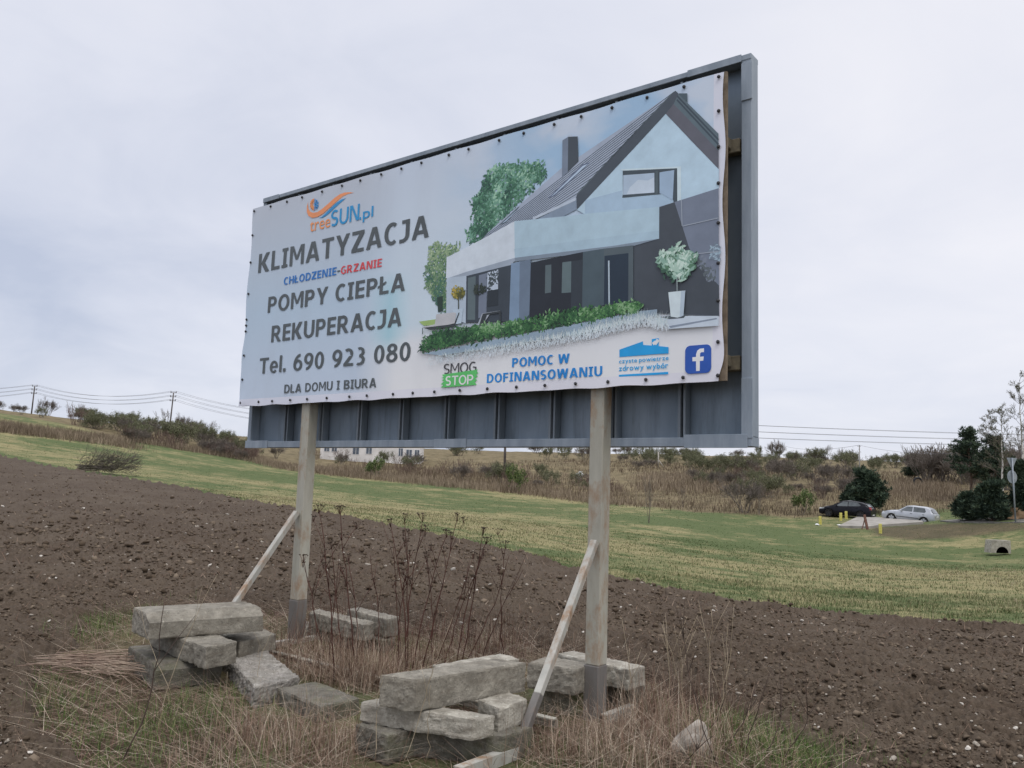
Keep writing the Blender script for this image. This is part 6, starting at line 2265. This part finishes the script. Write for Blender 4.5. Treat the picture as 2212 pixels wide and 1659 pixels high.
def car(name, label, loc, rz, pitch, L, Wd, prof, belt_, paint, rim, wheels, side_win, cat='car', rear_win=None, front_win=None, tail=None, tail_m=None, strip=True, light_front=None, wr=0.31):
    """prof: (x, z) of the roofline; belt_: (x, z) of the shoulder line; x runs from the nose (0) to the tail (L)"""
    root = empty(name, loc, rz)
    root.rotation_euler = (0, pitch, rz)
    root.scale = (0.93, 0.93, 0.93)
    tag(root, label, cat)
    XS = sorted(set(list(np.linspace(0, L, 44)) + [a for a, _ in prof]))
    rings = []

    def yhalf(x):
        e0 = max(0, 1 - x / 0.7)
        e1 = max(0, (x - (L - 0.55)) / 0.55)
        return Wd / 2 * (1 - 0.17 * e0 ** 2 - 0.11 * e1 ** 2)

    def section(x):
        zt, zb = interp(prof, x), interp(belt_, x)
        yh = yhalf(x)
        low = 0.19 + 0.08 * max(0, 1 - x / 0.3) + 0.10 * max(0, (x - L + 0.35) / 0.35)
        for cx_ in wheels:      # wheel arches
            if abs(x - cx_) < wr + 0.05:
                low = max(low, wr + math.sqrt(max(0, (wr + 0.05) ** 2 - (x - cx_) ** 2)) - 0.0)
        cab = max(0.0, zt - zb)
        yt = yh - 0.05 - 0.42 * cab * 0.62
        zb_ = min(zb, zt)
        pts = [(yh * 0.92, low), (yh * 0.99, max(low, 0.33)), (yh, max(low + 0.01, 0.52)), (yh * 0.985, max(low + 0.02, zb_ - 0.07)), (yh * 0.95, zb_)]
        if cab > 0.06:
            pts += [((yh * 0.95) * 0.5 + yt * 0.5, zb_ + 0.5 * cab), (yt, zt - 0.05 * min(1, cab * 3)), (yt - 0.1, zt - 0.008), (0.0, zt + 0.012)]
        else:
            pts += [(yh * 0.9, zb_ + cab * 0.4), (yh * 0.8, zt - 0.01), (yh * 0.6, zt), (0.0, zt + 0.02)]
        return pts
    bm = bmesh.new()
    for x in XS:
        sec = section(x)
        rings.append([bm.verts.new((x, y, z)) for y, z in sec] + [bm.verts.new((x, -y, z)) for y, z in sec[-2::-1]])
    for i in range(len(rings) - 1):
        for k in range(len(rings[0]) - 1):
            bm.faces.new((rings[i][k], rings[i][k + 1], rings[i + 1][k + 1], rings[i + 1][k]))
    bm.faces.new(rings[0])
    bm.faces.new(rings[-1][::-1])
    bmesh.ops.recalc_face_normals(bm, faces=bm.faces)
    body = link_mesh('body', bm_mesh('body', bm, True), paint, root)
    md = body.modifiers.new('soft', 'EDGE_SPLIT')
    md.split_angle = math.radians(38)
    # underside
    bm = bmesh.new()
    add_box(bm, (L / 2, 0, 0.3), (L - 0.5, Wd * 0.72, 0.2))
    link_mesh('underbody', bm_mesh('underbody', bm), MAT_TRIM, root)

    def cabin_y(x, z):
        zt, zb = interp(prof, x), interp(belt_, x)
        yh = yhalf(x)
        cab = max(0.02, zt - zb)
        yt = yh - 0.05 - 0.42 * cab * 0.62
        t = min(1, max(0, (z - zb) / (cab * 0.95)))
        return yh * 0.95 + (yt - yh * 0.95) * t
    for s_ in (1, -1):
        for win in side_win:
            bm = bmesh.new()
            vs = [bm.verts.new((x, s_ * (cabin_y(x, z) + 0.012), z)) for x, z in win]
            bm.faces.new(vs if s_ < 0 else vs[::-1])
            r_ = bmesh.ops.extrude_face_region(bm, geom=bm.faces[:])
            bmesh.ops.translate(bm, verts=[v for v in r_['geom'] if isinstance(v, bmesh.types.BMVert)], vec=(0, -0.03 * s_, 0))
            bmesh.ops.recalc_face_normals(bm, faces=bm.faces)
            link_mesh('side_window', bm_mesh('side_window', bm), MAT_CARGLASS, root)
        if strip:
            bm = bmesh.new()
            add_box(bm, (L * 0.5, s_ * (Wd / 2 + 0.004), 0.47), (L * 0.42, 0.02, 0.045))
            link_mesh('side_strip', bm_mesh('side_strip', bm), MAT_TRIM, root)
        bm = bmesh.new()
        add_box(bm, (side_win[0][0][0] + 0.16, s_ * (Wd / 2 + 0.05), interp(belt_, side_win[0][0][0]) + 0.06), (0.1, 0.18, 0.12), bevel=0.02)
        link_mesh('mirror', bm_mesh('mirror', bm), paint, root)
        for hx in [w_[-2][0] if len(w_) > 2 else 0 for w_ in side_win[:2]]:
            bm = bmesh.new()
            add_box(bm, (hx - 0.06, s_ * (Wd / 2 + 0.005), interp(belt_, hx) - 0.13), (0.17, 0.03, 0.035), bevel=0.008)
            link_mesh('door_handle', bm_mesh('door_handle', bm), paint if paint is MAT_BLACK else MAT_TRIM, root)
        for wx in wheels:
            bm = bmesh.new()
            prof_t = [(wr, 0.02), (wr, 0.16), (wr * 0.94, 0.19), (wr * 0.72, 0.195), (wr * 0.70, 0.17)]
            n = 28
            rg = []
            for k in range(n):
                a = 2 * math.pi * k / n
                rg.append([bm.verts.new((wx + r * math.cos(a), s_ * (Wd / 2 - 0.2 + y), wr + r * math.sin(a))) for r, y in prof_t])
            for k in range(n):
                for j in range(len(prof_t) - 1):
                    bm.faces.new((rg[k][j], rg[k][j + 1], rg[(k + 1) % n][j + 1], rg[(k + 1) % n][j]))
            bmesh.ops.recalc_face_normals(bm, faces=bm.faces)
            wh = link_mesh('wheel', bm_mesh('wheel', bm, True), MAT_TYRE, root)
            bm = bmesh.new()
            yy = s_ * (Wd / 2 - 0.02)
            for k in range(5):
                a = 2 * math.pi * k / 5 + 0.3
                c_, sn = math.cos(a), math.sin(a)
                for r0_, r1_, w0, w1 in ((0.02, wr * 0.7, 0.05, 0.075),):
                    q_ = [(r0_, -w0), (r1_, -w1), (r1_, w1), (r0_, w0)]
                    vs = [bm.verts.new((wx + r * c_ - t * sn, yy, wr + r * sn + t * c_)) for r, t in q_]
                    vb = [bm.verts.new((v.co.x, yy - 0.04 * s_, v.co.z)) for v in vs]
                    bm.faces.new(vs)
                    for i in range(4):
                        bm.faces.new((vs[i], vs[(i + 1) % 4], vb[(i + 1) % 4], vb[i]))
            bmesh.ops.recalc_face_normals(bm, faces=bm.faces)
            link_mesh('rim', bm_mesh('rim', bm), rim, wh)
            bm = bmesh.new()
            add_tube(bm, [(wx, yy - 0.1 * s_, wr), (wx, yy - 0.06 * s_, wr)], wr * 0.7, 20)
            link_mesh('brake', bm_mesh('brake', bm), MAT_TRIM, wh)
        if tail:
            bm = bmesh.new()
            x0, x1, z0, z1 = tail
            ya = yhalf((x0 + L) / 2)
            vs = [bm.verts.new(q_) for q_ in ((x0, s_ * (ya + 0.012), z0 + 0.03), (L - 0.06, s_ * (yhalf(L) + 0.02), z0), (L + 0.012, s_ * (yhalf(L) - 0.22), z0), (L - 0.03, s_ * (yhalf(L) - 0.22), z1), (L - 0.14, s_ * (yhalf(L) + 0.0), z1), (x0 + 0.03, s_ * (ya - 0.005), z1 - 0.03))]
            bm.faces.new((vs[0], vs[1], vs[4], vs[5]))
            bm.faces.new((vs[1], vs[2], vs[3], vs[4]))
            bmesh.ops.recalc_face_normals(bm, faces=bm.faces)
            link_mesh('tail_lamp', bm_mesh('tail_lamp', bm), tail_m, root)
        if light_front:
            bm = bmesh.new()
            x0, z0, z1 = light_front
            vs = [bm.verts.new(q_) for q_ in ((x0, s_ * (yhalf(x0) + 0.012), z0 + 0.06), (x0, s_ * (yhalf(x0) + 0.004), z1), (0.06, s_ * (yhalf(0.06) * 0.9), z1 - 0.03), (-0.008, s_ * (yhalf(0) * 0.8), z0), (0.03, s_ * (yhalf(0.05) * 0.99), z0 + 0.02))]
            bm.faces.new((vs[0], vs[1], vs[2], vs[4]))
            bm.faces.new((vs[4], vs[2], vs[3]))
            bmesh.ops.recalc_face_normals(bm, faces=bm.faces)
            link_mesh('headlight', bm_mesh('headlight', bm), MAT_HEADL, root)

    def end_glass(nm, xa, za, xb, zb2, side):
        bm = bmesh.new()
        ya, yb = cabin_y(xa, za) - 0.1, cabin_y(xb, zb2) - 0.16
        nrm = Vector((zb2 - za, 0, -(xb - xa))).normalized()
        if nrm.z < 0:
            nrm = -nrm
        vs = [bm.verts.new(Vector(q_) + nrm * 0.016) for q_ in ((xa, -ya, za), (xa, 0, za + 0.02), (xa, ya, za), (xb, yb, zb2), (xb, 0, zb2 + 0.012), (xb, -yb, zb2))]
        bm.faces.new((vs[0], vs[1], vs[4], vs[5]))
        bm.faces.new((vs[1], vs[2], vs[3], vs[4]))
        bmesh.ops.recalc_face_normals(bm, faces=bm.faces)
        link_mesh(nm, bm_mesh(nm, bm), MAT_CARGLASS, root)
    if rear_win:
        end_glass('rear_window', *rear_win, 1)
    if front_win:
        end_glass('windscreen', *front_win, -1)
    bm = bmesh.new()
    add_box(bm, (L + 0.005, 0, 0.36 if paint is MAT_BLACK else 0.72), (0.03, 0.52, 0.12))
    link_mesh('number_plate', bm_mesh('number_plate', bm), MAT_PLATE, root)
    bm = bmesh.new()
    add_box(bm, (L - 0.0, 0, 0.30), (0.06, Wd * 0.8, 0.1), bevel=0.02)
    add_box(bm, (0.03, 0, 0.30), (0.08, Wd * 0.72, 0.1), bevel=0.02)
    link_mesh('bumper_trim', bm_mesh('bumper_trim', bm), MAT_TRIM, root)
    return root


def place_car(px_nose, py_nose, px_tail, py_tail, Y, turn):
    """position and heading of a car from the ground points under its nose and tail"""


# silver hatchback
pn = ground_at(1925, 1123, 40)
pt = ground_at(2008, 1131, 40)
Lc, Wc = 4.15, 1.74
hd = Vector((pt.x - pn.x, 0))
ang = -0.72
loc = Vector((ground_at(1966, 1128, 40)))
c_, s_ = math.cos(ang), math.sin(ang)
org = loc - Vector((c_ * Lc * 0.465, s_ * Lc * 0.465, 0))
car('parked_car', 'silver five door hatchback parked right of the black car', (org.x, org.y, loc.z + 0.1), ang, 0.075, Lc, Wc,
    [(0, 0.66), (0.12, 0.74), (0.5, 0.86), (1.15, 0.95), (1.3, 0.97), (1.95, 1.40), (2.3, 1.45), (3.1, 1.45), (3.55, 1.40), (3.75, 1.30), (4.02, 0.92), (4.12, 0.86), (4.15, 0.6)],
    [(0, 0.64), (0.5, 0.84), (1.2, 0.90), (4.0, 0.96), (4.15, 0.85)], MAT_SILVER, MAT_RIM_S, (0.82, 3.33),
    [[(1.42, 0.96), (2.42, 0.96), (2.42, 1.36), (2.02, 1.35)], [(2.50, 0.96), (3.38, 0.98), (3.46, 1.08), (3.34, 1.34), (2.50, 1.37)]],
    rear_win=(4.0, 0.97, 3.78, 1.29), front_win=(1.33, 0.99, 1.92, 1.38), tail=(3.92, L if False else 4.15, 0.62, 0.84), tail_m=MAT_TAILD, light_front=(0.34, 0.55, 0.78))
# black hatchback, turned further away
ang = 0.68
loc = Vector((ground_at(1830, 1117, 40)))
Lb, Wb = 4.42, 1.81
c_, s_ = math.cos(-ang), math.sin(-ang)
org = loc - Vector((c_ * Lb * 0.465, s_ * Lb * 0.465, 0))
car('parked_car', 'black five door hatchback parked beside the dark pine', (org.x, org.y, loc.z + 0.02), -ang, 0.03, Lb, Wb,
    [(0, 0.62), (0.15, 0.74), (0.6, 0.90), (1.05, 1.0), (1.2, 1.04), (2.0, 1.44), (2.4, 1.50), (3.0, 1.49), (3.65, 1.40), (3.9, 1.30), (4.28, 0.98), (4.38, 0.9), (4.42, 0.6)],
    [(0, 0.6), (0.6, 0.86), (1.2, 0.94), (4.1, 1.08), (4.42, 0.9)], MAT_BLACK, MAT_RIM_B, (0.88, 3.57),
    [[(1.42, 0.97), (2.5, 1.01), (2.5, 1.40), (2.12, 1.38)], [(2.56, 1.02), (3.45, 1.07), (3.6, 1.15), (3.3, 1.38), (2.56, 1.41)]],
    rear_win=(4.24, 1.04, 3.92, 1.30), front_win=(1.24, 1.06, 1.96, 1.43), tail=(3.85, 4.42, 0.80, 1.02), tail_m=MAT_TAIL, strip=False, light_front=(0.5, 0.64, 0.78), wr=0.33)

# ------------------------------------------------------------------ roadside things on the right
MAT_YEL = mottled('weathered_yellow_paint', (0.42, 0.38, 0.08), (0.6, 0.55, 0.16), 9, 0.75)
bol = None
for px_, by, lb in ((1772, 1133, 'yellow bollard farthest left on the grass'), (1816, 1125, 'yellow bollard in front of the black car, left of a pair'), (1828, 1121.5, 'yellow bollard by the rear wheel of the black car, right of a pair'), (1884, 1121, 'yellow bollard half hidden behind the tail of the black car'), (1902, 1152, 'yellow bollard nearest to the viewer, below the concrete pad')):
    p = ground_at(px_, by, 30)
    if bol is None:
        bm = bmesh.new()
        add_box(bm, (0, 0, 0.2), (0.2, 0.12, 0.85), bevel=0.02)
        bol = bm_mesh('bollard', bm)
        bol.materials.append(MAT_YEL)
    o = bpy.data.objects.new('bollard', bol)
    COL.objects.link(o)
    o.location = p
    o.rotation_euler = (random.gauss(0, 0.03), random.gauss(0, 0.03), random.uniform(-0.3, 0.3))
    tag(o, lb, 'bollard', 'yellow bollards round the car park')
# wooden prop
p = ground_at(1875, 1144, 30)
k_ = p.y / 1811.5
bm = bmesh.new()
add_box(bm, (-4 * k_, 0, 15 * k_), (0.16, 0.1, 33 * k_), Matrix.Rotation(-0.2, 4, 'Y'), 0.01)
add_box(bm, (-9 * k_, 0.1, 9 * k_), (0.05, 0.05, 26 * k_), Matrix.Rotation(0.28, 4, 'Y'))
o = link_mesh('wooden_stake', bm_mesh('wooden_stake', bm), mottled('red_brown_timber', (0.12, 0.06, 0.045), (0.24, 0.13, 0.1), 8, 0.85))
o.location = p
tag(o, 'leaning reddish wooden stake with a thin prop beside the concrete pad', 'stake')
# concrete pad
padp = [ground_at(*q_, 30) for q_ in ((1811, 1140), (1853, 1120), (1894, 1121), (1990, 1129), (1995, 1132), (1905, 1138), (1875, 1142))]
cen = sum(padp, Vector()) / len(padp)
bm = bmesh.new()
tops = [bm.verts.new((q_.x, q_.y, tz(q_.x, q_.y) + 0.16)) for q_ in padp]
bots = [bm.verts.new((q_.x, q_.y, tz(q_.x, q_.y) - 0.5)) for q_ in padp]
bm.faces.new(tops)
for i in range(len(padp)):
    j = (i + 1) % len(padp)
    bm.faces.new((tops[i], bots[i], bots[j], tops[j]))
bmesh.ops.recalc_face_normals(bm, faces=bm.faces)
o = link_mesh('car_park_pad', bm_mesh('car_park_pad', bm), mottled('pad_concrete', (0.23, 0.215, 0.19), (0.34, 0.32, 0.285), 1.5, 0.9))
tag(o, kind='structure')
# gravel shoulder right of the cars
sh = [ground_at(*q_, 30) for q_ in ((2030, 1127), (2110, 1122), (2240, 1119), (2240, 1131), (2150, 1131), (2060, 1130))]
bm = bmesh.new()
tops = [bm.verts.new((q_.x, q_.y, tz(q_.x, q_.y) + 0.1)) for q_ in sh]
bots = [bm.verts.new((q_.x, q_.y, tz(q_.x, q_.y) - 0.4)) for q_ in sh]
bm.faces.new(tops)
for i in range(len(sh)):
    j = (i + 1) % len(sh)
    bm.faces.new((tops[i], bots[i], bots[j], tops[j]))
bmesh.ops.recalc_face_normals(bm, faces=bm.faces)
o = link_mesh('road', bm_mesh('road', bm), mottled('gravel_shoulder', (0.1, 0.095, 0.085), (0.2, 0.19, 0.17), 3, 0.95))
tag(o, kind='structure')
# culvert headwall
p = ground_at(2162, 1200, 25)
k_ = p.y / 1811.5
cw, chh, cd = 44 * k_, 27 * k_, 0.6
bm = bmesh.new()
n = 12
r_ = 0.30 * cw
cx_ = 0.08 * cw
arch = [(cx_ + r_ * math.cos(a), r_ * 1.05 * math.sin(a)) for a in np.linspace(math.pi, 0, n)]
outer = [(-cw / 2, 0), (-cw / 2 + 0.1, chh), (cw / 2, chh), (cw / 2, 0)]
ring = outer[:2] + outer[2:] + arch[::-1]
for y, fl in ((0, False), (cd, True)):
    vs = [bm.verts.new((x, y, z)) for x, z in ring]
    f = bm.faces.new(vs if fl else vs[::-1])
    if y == 0:
        v0 = vs
    else:
        for i in range(len(vs)):
            j = (i + 1) % len(vs)
            bm.faces.new((v0[i], v0[j], vs[j], vs[i]))
bmesh.ops.triangulate(bm, faces=[f for f in bm.faces if len(f.verts) > 4])
bmesh.ops.recalc_face_normals(bm, faces=bm.faces)
root = empty('culvert', (p.x, p.y, p.z + 0.12), 0.0)
tag(root, 'short concrete culvert headwall with a round opening in the ditch bank', 'culvert')
link_mesh('headwall', bm_mesh('headwall', bm), MAT_CONC_L, root)
bm = bmesh.new()
add_box(bm, (cx_, 0.3, r_ * 0.5), (r_ * 1.96, 0.1, r_ * 1.06))  # black box stands in for the shade inside the opening
link_mesh('opening_shade', bm_mesh('opening_shade', bm), MAT_TRIM, root)
# road sign, seen from behind
p = ground_at(2194, 1129, 30)
k_ = p.y / 1811.5
root = empty('road_sign', p, 0.35)
tag(root, 'grey backs of a triangle and a round road sign on one post', 'road sign')
MAT_SIGN = mottled('sign_back', (0.2, 0.23, 0.26), (0.3, 0.33, 0.36), 3, 0.5, 0.4, 0.3)
bm = bmesh.new()
add_tube(bm, [(0, 0, -0.2), (-0.1, 0, 138 * k_)], 0.05, 8)
link_mesh('post', bm_mesh('post', bm), MAT_SIGN, root)
bm = bmesh.new()
zt = 138 * k_
vs = [(-0.5, 0.06, zt), (0.42, 0.06, zt), (-0.06, 0.06, zt - 0.75)]
a = [bm.verts.new(v) for v in vs]
b = [bm.verts.new((v[0], 0.09, v[2])) for v in vs]
bm.faces.new(a)
bm.faces.new(b[::-1])
for i in range(3):
    bm.faces.new((a[i], b[i], b[(i + 1) % 3], a[(i + 1) % 3]))
bmesh.ops.recalc_face_normals(bm, faces=bm.faces)
link_mesh('triangle_plate', bm_mesh('triangle_plate', bm), MAT_SIGN, root)
bm = bmesh.new()
add_tube(bm, [(-0.06, 0.06, 97 * k_), (-0.06, 0.09, 97 * k_)], 0.42, 24)
link_mesh('round_plate', bm_mesh('round_plate', bm), MAT_SIGN, root)
# sand heap
p = ground_at(2222, 1117, 40)
bm = bmesh.new()
bmesh.ops.create_icosphere(bm, subdivisions=4, radius=1.0)
for v in bm.verts:
    v.co *= 1 + 0.18 * mnoise.noise(v.co * 2.5)
    v.co = Vector((v.co.x * 2.0, v.co.y * 1.6, max(-0.1, v.co.z) * 1.15))
o = link_mesh('sand_heap', bm_mesh('sand_heap', bm, True), mottled('sand', (0.4, 0.26, 0.15), (0.55, 0.38, 0.24), 4, 0.95))
o.location = p
tag(o, 'heap of orange sand at the right edge behind the road sign', 'sand heap')
# white litter by the bollards
p = ground_at(1765, 1136, 30)
o = link_mesh('litter', rock_mesh('litter', 4.4, 0.16, 0.1, 0.08, 2, 0.4), bpy.data.materials['white_plastic'])
o.location = (p.x, p.y, p.z + 0.1)
tag(o, 'white piece of litter on the grass by the farthest left bollard', 'litter')
p = ground_at(1815, 1138, 30)
o = link_mesh('litter', rock_mesh('litter', 5.4, 0.3, 0.1, 0.06, 2, 0.4), bpy.data.materials['white_plastic'])
o.location = (p.x, p.y, p.z + 0.12)
tag(o, 'flat white litter at the left tip of the concrete pad', 'litter')
# old tyre on the slope
p = ground_at(1983, 1050, 40)
bm = bmesh.new()
for k in range(20):
    a0, a1 = 2 * math.pi * k / 20, 2 * math.pi * (k + 1) / 20
    add_tube(bm, [(0.5 * math.cos(a0), 0, 0.5 + 0.5 * math.sin(a0)), (0.5 * math.cos(a1), 0, 0.5 + 0.5 * math.sin(a1))], 0.13, 8, cap=False)
o = link_mesh('old_tyre', bm_mesh('old_tyre', bm), MAT_TRIM)
o.location = p
tag(o, 'dark old tyre lying in the tan grass above the silver car', 'tyre')
